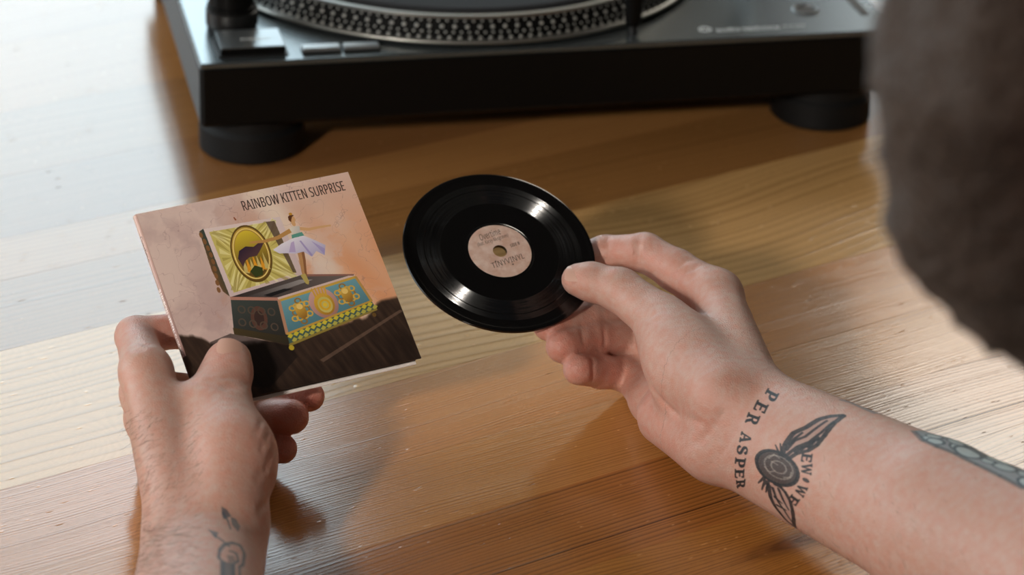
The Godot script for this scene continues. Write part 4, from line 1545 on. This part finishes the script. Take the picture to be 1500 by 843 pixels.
func draw_tattoos() -> ImageTexture:
	var c := Canvas.new(1536, 1536, Color(0.20, 0.22, 0.24, 0.0), true)
	var ink := Color(0.12, 0.13, 0.145, 0.93)
	var soft := Color(0.24, 0.27, 0.29, 0.62)
	var R := func(x: float, y: float) -> Vector2: return arm_uv(on_skin(right_flesh, x, y))
	var RL := func(a: Array) -> Array:
		var o := []
		for i in range(0, a.size(), 2): o.append(R.call(a[i], a[i + 1]))
		return o
	var P := func(a: Array) -> PackedVector2Array: return PackedVector2Array(RL.call(a))
	var W := 0.0074
	# upper wing
	var wing := [1146, 672, 1150, 652, 1162, 635, 1181, 627, 1200, 615, 1216, 610.5, 1237, 609, 1222, 621, 1208, 639, 1197, 653, 1184, 661, 1167, 665, 1152, 675]
	c.poly(P.call(wing), Color(0.3, 0.32, 0.33, 0.30))
	c.line(RL.call(wing), W * 1.3, W, ink)
	for q in [[1152, 668, 1168, 655, 1186, 648, 1204, 634, 1222, 618], [1152, 660, 1164, 646, 1180, 640, 1196, 628, 1212, 617], [1156, 652, 1166, 642, 1176, 634], [1164, 663, 1176, 655, 1188, 655], [1172, 660, 1190, 648, 1200, 644], [1184, 657, 1200, 641]]:
		c.line(RL.call(q), W * 0.9, W * 0.6, ink)
	# wheel between the wings
	var rim := []
	for k in 25:
		var t := TAU * k / 24.0
		var a := Vector2(28.5, 18.0) * cos(t) + Vector2(-11.5, 18.5) * sin(t)
		rim += [1139.0 + a.x, 686.0 + a.y]
	c.poly(P.call(rim), Color(0.12, 0.13, 0.145, 0.9))
	c.line(RL.call(rim), W, W, ink)
	for s in [0.68, 0.36]:
		var r2 := []
		for k in 25:
			var t := TAU * k / 24.0
			var a: Vector2 = (Vector2(28.5, 18.0) * cos(t) + Vector2(-11.5, 18.5) * sin(t)) * s
			r2 += [1141.0 + a.x, 685.0 + a.y]
		c.line(RL.call(r2), W * 0.5, W * 0.5, Color(0.62, 0.56, 0.52, 0.55))
	for q in [[1126, 672, 1134, 666, 1142, 672], [1120, 684, 1128, 692, 1136, 690], [1148, 700, 1158, 700, 1160, 692], [1130, 676, 1140, 682]]:
		c.line(RL.call(q), W * 0.5, W * 0.4, Color(0.64, 0.58, 0.53, 0.6))
	for q in [[1143, 668, 1136, 652], [1146, 666, 1143, 650], [1122, 704, 1116, 718], [1126, 706, 1122, 722], [1120, 700, 1111, 708]]:
		c.line(RL.call(q), W, W * 0.4, ink)
	# lower wing
	var low := [1126, 710, 1129, 729, 1135, 742, 1143, 752, 1153, 764, 1164, 775, 1163, 760, 1161, 748, 1158, 735, 1151, 722, 1144, 714, 1134, 709]
	c.poly(P.call(low), Color(0.3, 0.32, 0.33, 0.24))
	c.line(RL.call(low), W * 1.2, W, ink)
	for q in [[1132, 714, 1138, 732, 1150, 750, 1161, 766], [1140, 716, 1148, 734, 1156, 748], [1134, 728, 1146, 738], [1138, 740, 1152, 748]]:
		c.line(RL.call(q), W * 0.9, W * 0.5, ink)
	# lettering round the wrist and beside the wheel
	var glyph := func(s: String, x: float, y: float, deg: float, w: float, h: float) -> void:
		var b := Vector2(cos(deg_to_rad(deg)), sin(deg_to_rad(deg)))
		var u := Vector2(b.y, -b.x)
		var p := Vector2(x, y) - b * w * 0.5 - u * h * 0.5
		var p1 := p + b * w
		var p2 := p + u * h
		var a: Vector2 = R.call(p.x, p.y)
		for o in [Vector2(0, 0), Vector2(0.0011, 0), Vector2(0, 0.0011), Vector2(-0.0011, 0), Vector2(0, -0.0011)]:
			c.text(s, a + o, R.call(p1.x, p1.y) - a, R.call(p2.x, p2.y) - a, Color(ink.r, ink.g, ink.b, 0.7), true, "Droid Serif", true)
	glyph.call("P", 1130, 580, 118, 15, 18)
	glyph.call("E", 1115, 597, 116, 15, 18)
	glyph.call("R", 1103, 615, 110, 16, 18)
	glyph.call("A", 1093, 642, 102, 16, 16)
	glyph.call("S", 1088, 660, 98, 13, 15)
	glyph.call("P", 1085, 678, 95, 14, 15)
	glyph.call("E", 1084, 694, 90, 13, 14)
	glyph.call("R", 1086, 709, 84, 12, 13)
	glyph.call("E", 1182, 671, 98, 13, 15)
	glyph.call("W", 1182, 688, 94, 17, 15)
	glyph.call("W", 1174, 719, 116, 16, 15)
	glyph.call("F", 1163, 733, 126, 12, 14)
	c.oval(R.call(1181, 704), Vector2(W * 0.8, 0), Vector2(0, W * 0.9), ink)
	# the sleeve of blue-grey bubbles on the outer side of the forearm
	var edge: Array = RL.call([1338, 632, 1352, 646, 1372, 655, 1400, 666, 1430, 681, 1465, 698, 1499, 716])
	var mid: Vector2 = R.call(1400, 740)
	var du := signf(edge[3].x - mid.x) * 0.24
	var pl := PackedVector2Array()
	for e in edge: pl.append(e)
	for k in edge.size(): pl.append(edge[edge.size() - 1 - k] + Vector2(du, 0))
	c.poly(pl, Color(0.42, 0.50, 0.53, 0.82))
	for k in 60:
		var e: Vector2 = edge[k % 7].lerp(edge[min(6, k % 7 + 1)], rng.randf()) + Vector2(du * (0.06 + 0.9 * rng.randf()), 0)
		var s := 0.011 + 0.011 * rng.randf()
		c.oval(e, Vector2(s, 0), Vector2(0, s * 1.1), Color(0.18, 0.25, 0.29, 0.85))
		c.oval(e + Vector2(-0.001, -0.001), Vector2(s * 0.72, 0), Vector2(0, s * 0.8), Color(0.68, 0.72, 0.72, 0.9))
	c.line(edge, W * 1.4, W * 1.4, Color(0.2, 0.25, 0.28, 0.7))
	var e2: Array = RL.call([1226, 586, 1244, 591, 1262, 599, 1280, 607])
	var p2 := PackedVector2Array(e2)
	for k in 4: p2.append(e2[3 - k] + Vector2(du * 0.8, 0))
	c.poly(p2, Color(0.34, 0.42, 0.47, 0.6))
	# left wrist: two arrow heads and a looped knot
	var K := func(a: Array) -> Array:
		var o := []
		for i in range(0, a.size(), 2): o.append(arm_uv(on_skin(left_flesh, a[i], a[i + 1])))
		return o
	var blue := Color(0.23, 0.29, 0.33, 0.80)
	c.poly(PackedVector2Array(K.call([324, 743, 332, 748, 339, 757, 327, 762])), blue)
	c.poly(PackedVector2Array(K.call([338, 758, 346, 762, 352, 772, 349, 780, 340, 770])), blue)
	c.poly(PackedVector2Array(K.call([304, 776, 320, 781, 316, 790])), blue)
	c.line(K.call([326, 752, 334, 764, 338, 776]), W, W * 0.7, blue)
	c.line(K.call([312, 784, 326, 793, 336, 802]), W * 0.9, W * 0.9, blue)
	c.line(K.call([322, 806, 328, 799, 340, 796, 352, 800, 358, 812, 356, 828, 350, 841]), W * 1.6, W * 1.2, blue)
	c.line(K.call([322, 806, 320, 818, 328, 828, 340, 831, 349, 823, 346, 811, 336, 808]), W * 1.3, W, blue)
	c.line(K.call([324, 828, 326, 841]), W * 1.2, W, blue)
	c.line(K.call([341, 832, 344, 841]), W * 1.4, W, blue)
	c.poly(PackedVector2Array(K.call([332, 814, 342, 815, 345, 823, 336, 826])), soft)
	c.im.fill_rect(Rect2i(0, 1008, 1536, 46), Color(0.2, 0.22, 0.24, 0.0))
	return c.texture()


# a nail: a small curved plate; along = towards the tip, n = away from the finger
func nail(called: String, c: Vector3, along: Vector3, n: Vector3, length: float, width: float, curve: float, body: Node3D, m: Material) -> void:
	var side := along.cross(n).normalized()
	var st := SurfaceTool.new()
	st.begin(Mesh.PRIMITIVE_TRIANGLES)
	var at := func(i: int, j: int) -> Vector3:
		var u := i / 10.0 * 2.0 - 1.0
		var v := j / 10.0
		var w := width * 0.5 * (1.0 - 0.25 * pow(absf(v * 2.0 - 1.0), 4.0))
		var a: float = u * w / curve
		return c + side * sin(a) * curve + n * (cos(a) - 1.0) * curve + along * (v - 0.5) * length * (1.0 - 0.12 * u * u) - n * 1.6 * pow(v, 2.0)
	for i in 10:
		for j in 10:
			var q := [at.call(i, j), at.call(i + 1, j), at.call(i + 1, j + 1), at.call(i, j + 1)]
			var fn: Vector3 = (q[1] - q[0]).cross(q[3] - q[0])
			var ids := [0, 2, 1, 0, 3, 2] if fn.dot(n) > 0 else [0, 1, 2, 0, 2, 3]
			for id in ids: st.add_vertex(eye_to_world(q[id]) - body.position)
	st.index()
	st.generate_normals()
	obj(called, st.commit(), m, body)


# short fine hairs lying on the skin
func arm_hair(f: Flesh, spots: Array, body: Node3D) -> void:
	var st := SurfaceTool.new()
	st.begin(Mesh.PRIMITIVE_TRIANGLES)
	for s in spots:
		for k in int(s[5]):
			var aim := Vector2(rng.randf_range(s[0], s[2]), rng.randf_range(s[1], s[3]))
			var p := on_skin(f, aim.x, aim.y)
			if p == Vector3.ZERO or Vector2(p.x / p.z * FOCAL + 750.0 - aim.x, 421.5 - p.y / p.z * FOCAL - aim.y).length() > 3.0: continue
			var d: Vector3 = (s[4] + Vector3(rng.randf_range(-0.5, 0.5), rng.randf_range(-0.5, 0.5), rng.randf_range(-0.5, 0.2))).normalized()
			var l := rng.randf_range(3.0, 8.0)
			var q := p + d * l * 0.5 + Vector3(0, 0, -0.7)
			var e := p + d * l + Vector3(rng.randf_range(-1, 1), rng.randf_range(-1, 1), rng.randf_range(-0.8, 0.4))
			var w := d.cross(Vector3(0, 0, -1)).normalized() * 0.042
			for t in [[p - w, p + w, q + w], [p - w, q + w, q - w], [q - w, q + w, e]]:
				for v in t: st.add_vertex(eye_to_world(v) - body.position)
	st.generate_normals()
	var o := obj("arm_hair", st.commit(), mat(rgb(74, 54, 42), 0.6), body)
	o.set_meta("kind", "stuff")


func from_mm(x: float, y: float, z: float) -> Vector3:
	return world_to_eye(mm(x, y, z))


# a separate shape worn on the body (shirt, hair, beard)
func worn(called: String, part: Array, m: Material, body: Node3D, hems: Array = []) -> MeshInstance3D:
	var pts: PackedVector3Array = part[0]
	var quads: PackedInt32Array = part[1]
	# hems: [point, direction beyond which the cloth ends, reach]
	var gone := PackedByteArray()
	gone.resize(pts.size())
	for h in hems:
		for i in pts.size():
			var d: float = (pts[i] - h[0]).dot(h[1])
			if d > 0.0 and pts[i].distance_to(h[0]) < h[2]:
				if d > 15.0: gone[i] = 1
				else: pts[i] -= (h[1] as Vector3) * d
	var st := SurfaceTool.new()
	st.begin(Mesh.PRIMITIVE_TRIANGLES)
	for p in pts: st.add_vertex(eye_to_world(p) - body.position)
	for q in range(0, quads.size(), 4):
		if gone[quads[q]] + gone[quads[q + 1]] + gone[quads[q + 2]] + gone[quads[q + 3]] == 0:
			for e in [0, 1, 2, 0, 2, 3]: st.add_index(quads[q + e])
	st.generate_normals()
	return obj(called, st.commit(), m, body)


const HEAD := Vector3(183.5, 451, 682)
var head_f: Vector3
var head_u: Vector3
var head_r: Vector3


func head_at(x: float, y: float, z: float) -> Vector3:
	var w := mm(HEAD.x, HEAD.y, HEAD.z) + (head_r * x + head_u * y + head_f * z) * 0.001
	return world_to_eye(w)


func make_head_and_torso() -> void:
	head_f = Vector3(-0.40, -0.42, -0.82).normalized()
	head_r = head_f.cross(Vector3.UP).normalized()
	head_u = head_r.cross(head_f).normalized()
	head_r = head_r.rotated(head_f, 0.17)
	head_u = head_u.rotated(head_f, 0.17)
	var rx := (head_at(1, 0, 0) - head_at(0, 0, 0)).normalized()
	var c := head_at(0, 0, 0)
	var h := Flesh.new(c - Vector3(150, 215, 150), c + Vector3(150, 160, 150), 4.0)
	h.palm_bone(head_at(0, 42, -28), head_at(0, 38, 22), 80.0, 74.0, 12.0, rx, 0.92)
	h.palm_bone(head_at(0, 0, 40), head_at(0, -52, 52), 62.0, 44.0, 20.0)
	h.palm_bone(head_at(0, -66, 62), head_at(0, -84, 70), 30.0, 24.0, 18.0)
	for s in [-1, 1]:
		h.palm_bone(head_at(s * 58, -28, 8), head_at(s * 22, -76, 62), 22.0, 22.0, 16.0)
		h.palm_bone(head_at(s * 46, 2, 66), head_at(s * 34, -6, 78), 18.0, 14.0, 14.0)
		h.palm_bone(head_at(s * 14, 32, 92), head_at(s * 44, 32, 76), 9.0, 9.0, 10.0)
	h.palm_bone(head_at(0, -20, -24), from_mm(250, 300, 590), 60.0, 64.0, 20.0)
	h.seal()
	h.finger([head_at(0, 22, 96), head_at(0, 2, 106), head_at(0, -14, 114)], [8.0, 9.0, 11.0], 5.0, 8.0)
	for s in [-1, 1]:
		h.finger([head_at(s * 8, -17, 106), head_at(s * 13, -17, 102)], [7.5, 7.0], 3.0, 6.0)
		h.finger([head_at(s * 79, 20, -8), head_at(s * 84, 26, -22), head_at(s * 84, 2, -22), head_at(s * 78, -18, -8)], [7.0, 8.0, 8.0, 7.0], 6.0, 4.0, rx, 0.6)
		h.finger([head_at(0, -44, 104), head_at(s * 20, -46, 96)], [5.5, 3.5], 3.0, 4.0)
		h.finger([head_at(0, -53, 102), head_at(s * 16, -52, 96)], [5.5, 4.0], 3.0, 4.0)
		h.carve(head_at(s * 30, 14, 104), head_at(s * 38, 14, 100), 11.0, 8.0)
	add_skin(h.mesh(1), func(p: Vector3) -> bool: return (eye_to_world(p).y - TABLE_Y) > 0.315, skin_tint)


func make_body_rest() -> void:
	var b := Flesh.new(Vector3(-190, -560, 330), Vector3(480, 60, 1130), 10.0)
	var ls := from_mm(70, 236, 500)
	var rs := from_mm(408, 245, 640)
	var el := eye(268, 1360, 922)
	var er := eye(1750, 950, 1065)
	b.palm_bone(ls, el, 46.0, 40.0, 8.0)
	b.palm_bone(rs, er, 46.0, 41.0, 8.0)
	b.palm_bone(el, eyel(293, 800, 1150), 42.0, 27.0, 8.0)
	b.palm_bone(er, eye(1097, 628, 1275), 43.0, 30.0, 8.0)
	b.palm_bone(ls, rs, 52.0, 52.0, 30.0)
	b.palm_bone(from_mm(250, 300, 590), from_mm(245, 243, 565), 62.0, 75.0, 30.0)
	b.palm_bone(from_mm(170, 150, 530), from_mm(320, 150, 590), 100.0, 100.0, 40.0)
	b.palm_bone(from_mm(245, 120, 520), from_mm(255, -180, 430), 125.0, 135.0, 60.0)
	b.seal()
	add_skin(b.mesh(1), func(p: Vector3) -> bool:
		var y := eye_to_world(p).y - TABLE_Y
		if y > 0.325: return false
		if p.x > 60 and p.x < 252 and p.z > 1000 and p.y > -240: return false
		return not (p.x < 0 and p.y > -149 and p.z > 960), skin_tint)


func make_clothes(body: Node3D) -> void:
	var b := Flesh.new(Vector3(-190, -640, 330), Vector3(480, 60, 1130), 9.0)
	var ls := from_mm(70, 236, 500)
	var rs := from_mm(408, 245, 640)
	var el := eye(268, 1360, 922)
	var er := eye(1750, 950, 1065)
	b.palm_bone(ls, ls.lerp(el, 0.62), 56.0, 56.0, 12.0)
	b.palm_bone(rs, rs.lerp(er, 0.62), 56.0, 56.0, 12.0)
	b.palm_bone(ls, rs, 60.0, 60.0, 30.0)
	b.palm_bone(from_mm(250, 296, 590), from_mm(245, 243, 565), 70.0, 84.0, 30.0)
	b.palm_bone(from_mm(170, 150, 530), from_mm(320, 150, 590), 110.0, 110.0, 40.0)
	b.palm_bone(from_mm(245, 120, 520), from_mm(255, -200, 430), 136.0, 146.0, 60.0)
	b.seal()
	var cloth := mat(rgb(58, 60, 66), 0.95)
	cloth.rim_enabled = true
	cloth.rim = 0.3
	var cut_l := (el - ls).normalized()
	var cut_r := (er - rs).normalized()
	var neck := from_mm(250, 318, 592)
	var up := (from_mm(250, 338, 600) - neck).normalized()
	worn("shirt", b.mesh(2), cloth, body, [[ls.lerp(el, 0.56), cut_l, 110.0], [rs.lerp(er, 0.56), cut_r, 110.0], [neck, up, 140.0]])
	# hair and beard
	var c := head_at(0, 0, 0)
	var rx := (head_at(1, 0, 0) - head_at(0, 0, 0)).normalized()
	var hair_m := mat(rgb(46, 36, 30), 0.6)
	hair_m.uv1_triplanar = true
	hair_m.uv1_scale = Vector3(14, 14, 14)
	var hn := NoiseTexture2D.new()
	hn.width = 256
	hn.height = 256
	hn.seamless = true
	hn.noise = noise(0.06, 3, 4)
	hair_m.heightmap_enabled = true
	hair_m.heightmap_texture = hn
	hair_m.heightmap_scale = 0.4
	var lump := noise(0.05, 12, 3)
	var h := Flesh.new(c - Vector3(170, 235, 170), c + Vector3(170, 175, 170), 4.5)
	h.palm_bone(head_at(0, 48, -36), head_at(0, 54, 12), 88.0, 74.0, 12.0, rx, 0.93)
	h.palm_bone(head_at(0, 10, -52), head_at(0, -30, -58), 62.0, 46.0, 14.0)
	for s in [-1, 1]:
		h.palm_bone(head_at(s * 76, 42, -12), head_at(s * 72, -8, 4), 20.0, 18.0, 12.0)
		h.palm_bone(head_at(s * 72, 44, 6), head_at(s * 68, 6, 12), 20.0, 15.0, 12.0)
		h.palm_bone(head_at(s * 64, 58, 40), head_at(s * 70, 20, 30), 18.0, 13.0, 12.0)
	h.seal()
	for i in h.out.size():
		if h.out[i] < 20.0: h.out[i] += lump.get_noise_3d(i % h.nx * 4.5, (i / h.nx) % h.ny * 4.5, i / (h.nx * h.ny) * 4.5) * 4.0
	worn("hair", h.mesh(1), hair_m, body)
	var bd := Flesh.new(c - Vector3(170, 255, 170), c + Vector3(170, 175, 170), 4.5)
	for s in [-1, 1]:
		bd.palm_bone(head_at(s * 66, -4, 6), head_at(s * 56, -46, 28), 15.0, 24.0, 14.0)
		bd.palm_bone(head_at(s * 70, -14, -8), head_at(s * 62, -52, 8), 17.0, 19.0, 12.0)
		bd.palm_bone(head_at(s * 66, 12, 30), head_at(s * 56, -14, 52), 14.0, 16.0, 12.0)
		bd.palm_bone(head_at(s * 56, -46, 28), head_at(s * 24, -84, 66), 26.0, 32.0, 16.0)
		bd.palm_bone(head_at(s * 6, -37, 98), head_at(s * 26, -46, 88), 8.0, 9.0, 6.0)
	bd.palm_bone(head_at(0, -84, 76), head_at(0, -108, 76), 34.0, 26.0, 16.0)
	bd.seal()
	for i in bd.out.size():
		if bd.out[i] < 20.0: bd.out[i] += lump.get_noise_3d(i % bd.nx * 6.0, (i / bd.nx) % bd.ny * 6.0, i / (bd.nx * bd.ny) * 6.0) * 5.0
	var beard_m := hair_m.duplicate()
	beard_m.albedo_color = rgb(50, 35, 25)
	beard_m.rim_enabled = true
	beard_m.rim = 0.15
	beard_m.rim_tint = 0.3
	worn("beard", bd.mesh(1), beard_m, body)
	for s in [-1, 1]:
		var eb := SphereMesh.new()
		eb.radius = 0.012
		eb.height = 0.024
		var e := obj("eye", eb, mat(rgb(226, 222, 216), 0.2), body, Transform3D(Basis(), eye_to_world(head_at(s * 33, 13, 79)) - body.position))
		var ir := SphereMesh.new()
		ir.radius = 0.0062
		ir.height = 0.0124
		obj("iris", ir, mat(rgb(60, 44, 30), 0.15), e, Transform3D(Basis(), head_f * 0.0066))


func build_person() -> void:
	tattoo_frames()
	var pink := Color(0.82, 0.60, 0.535)
	var rose := Color(0.78, 0.50, 0.44)
	var brown := Color(0.66, 0.525, 0.455)
	blobs = [
		[eye(940, 600, 1320), 26.0, pink, 0.75], [eye(990, 650, 1290), 22.0, pink, 0.7], [eye(1040, 600, 1262), 20.0, pink, 0.35],
		[eye(824, 508, 1338), 11.0, rose, 0.6], [eye(846, 542, 1334), 11.0, rose, 0.6], [eye(802, 480, 1346), 12.0, rose, 0.6],
		[eye(890, 500, 1355), 18.0, pink, 0.8], [eye(905, 548, 1355), 18.0, pink, 0.8], [eye(900, 365, 1380), 16.0, pink, 0.7], [eye(960, 380, 1362), 18.0, pink, 0.5],
		[eye(840, 412, 1345), 10.0, pink, 0.5], [eye(990, 425, 1350), 18.0, pink, 0.5],
		[eyel(198, 490, 1228), 14.0, pink, 0.6], [eyel(245, 480, 1240), 12.0, rose, 0.5], [eyel(334, 515, 1203), 12.0, pink, 0.6], [eyel(330, 560, 1192), 12.0, pink, 0.3],
		[eyel(450, 582, 1244), 14.0, rose, 0.85], [eyel(428, 611, 1236), 14.0, rose, 0.8], [eyel(412, 658, 1238), 13.0, rose, 0.8],
		[eyel(380, 640, 1160), 20.0, pink, 0.4], [eyel(225, 660, 1195), 24.0, brown, 0.35], [eyel(250, 800, 1128), 26.0, brown, 0.35], [eye(1420, 760, 1150), 34.0, brown, 0.3]]
	make_right_hand()
	make_left_hand()
	make_head_and_torso()
	make_body_rest()
	var arr := []
	arr.resize(Mesh.ARRAY_MAX)
	var base := mm(195, 243, 570)
	for i in skin_v.size(): skin_v[i] -= base
	arr[Mesh.ARRAY_VERTEX] = skin_v
	arr[Mesh.ARRAY_NORMAL] = skin_n
	arr[Mesh.ARRAY_COLOR] = skin_c
	arr[Mesh.ARRAY_TEX_UV] = skin_uv
	arr[Mesh.ARRAY_TEX_UV2] = skin_uv
	arr[Mesh.ARRAY_INDEX] = skin_i
	var m := ArrayMesh.new()
	m.add_surface_from_arrays(Mesh.PRIMITIVE_TRIANGLES, arr)
	var sk := skin_material()
	sk.detail_enabled = true
	sk.detail_albedo = draw_tattoos()
	sk.detail_blend_mode = BaseMaterial3D.BLEND_MODE_MIX
	sk.detail_uv_layer = BaseMaterial3D.DETAIL_UV_2
	var body := obj("person", m, sk, self, Transform3D(Basis(), base))
	tag(body, "bearded person in a dark shirt with tattooed forearms, holding the record and its sleeve", "person")
	var nm := mat(Color(0.79, 0.63, 0.565), 0.3)
	var up := Vector3(0.205, 0.585, -0.785)
	nail("thumb_nail", eye(846, 397, 1346), (eye(835, 401, 1352) - eye(866, 405, 1350)).normalized(), up, 12.0, 12.0, 9.0, body, nm)
	var su := Vector3(0.211, 0.507, -0.836)
	nail("thumb_nail", eyel(337, 507, 1203), (Vector3(0.1, 0.85, 0.5)).normalized(), su, 10.0, 13.0, 11.0, body, nm)
	arm_hair(left_flesh, [[185, 600, 300, 770, Vector3(-0.6, -0.6, -0.1), 500], [188, 770, 300, 842, Vector3(-0.8, -0.3, -0.2), 420]], body)
	arm_hair(right_flesh, [[1170, 640, 1330, 830, Vector3(0.5, -0.7, -0.1), 420], [1090, 470, 1150, 570, Vector3(0.8, -0.3, 0.1), 60], [1330, 680, 1498, 842, Vector3(0.6, -0.6, -0.1), 300]], body)
	make_clothes(body)
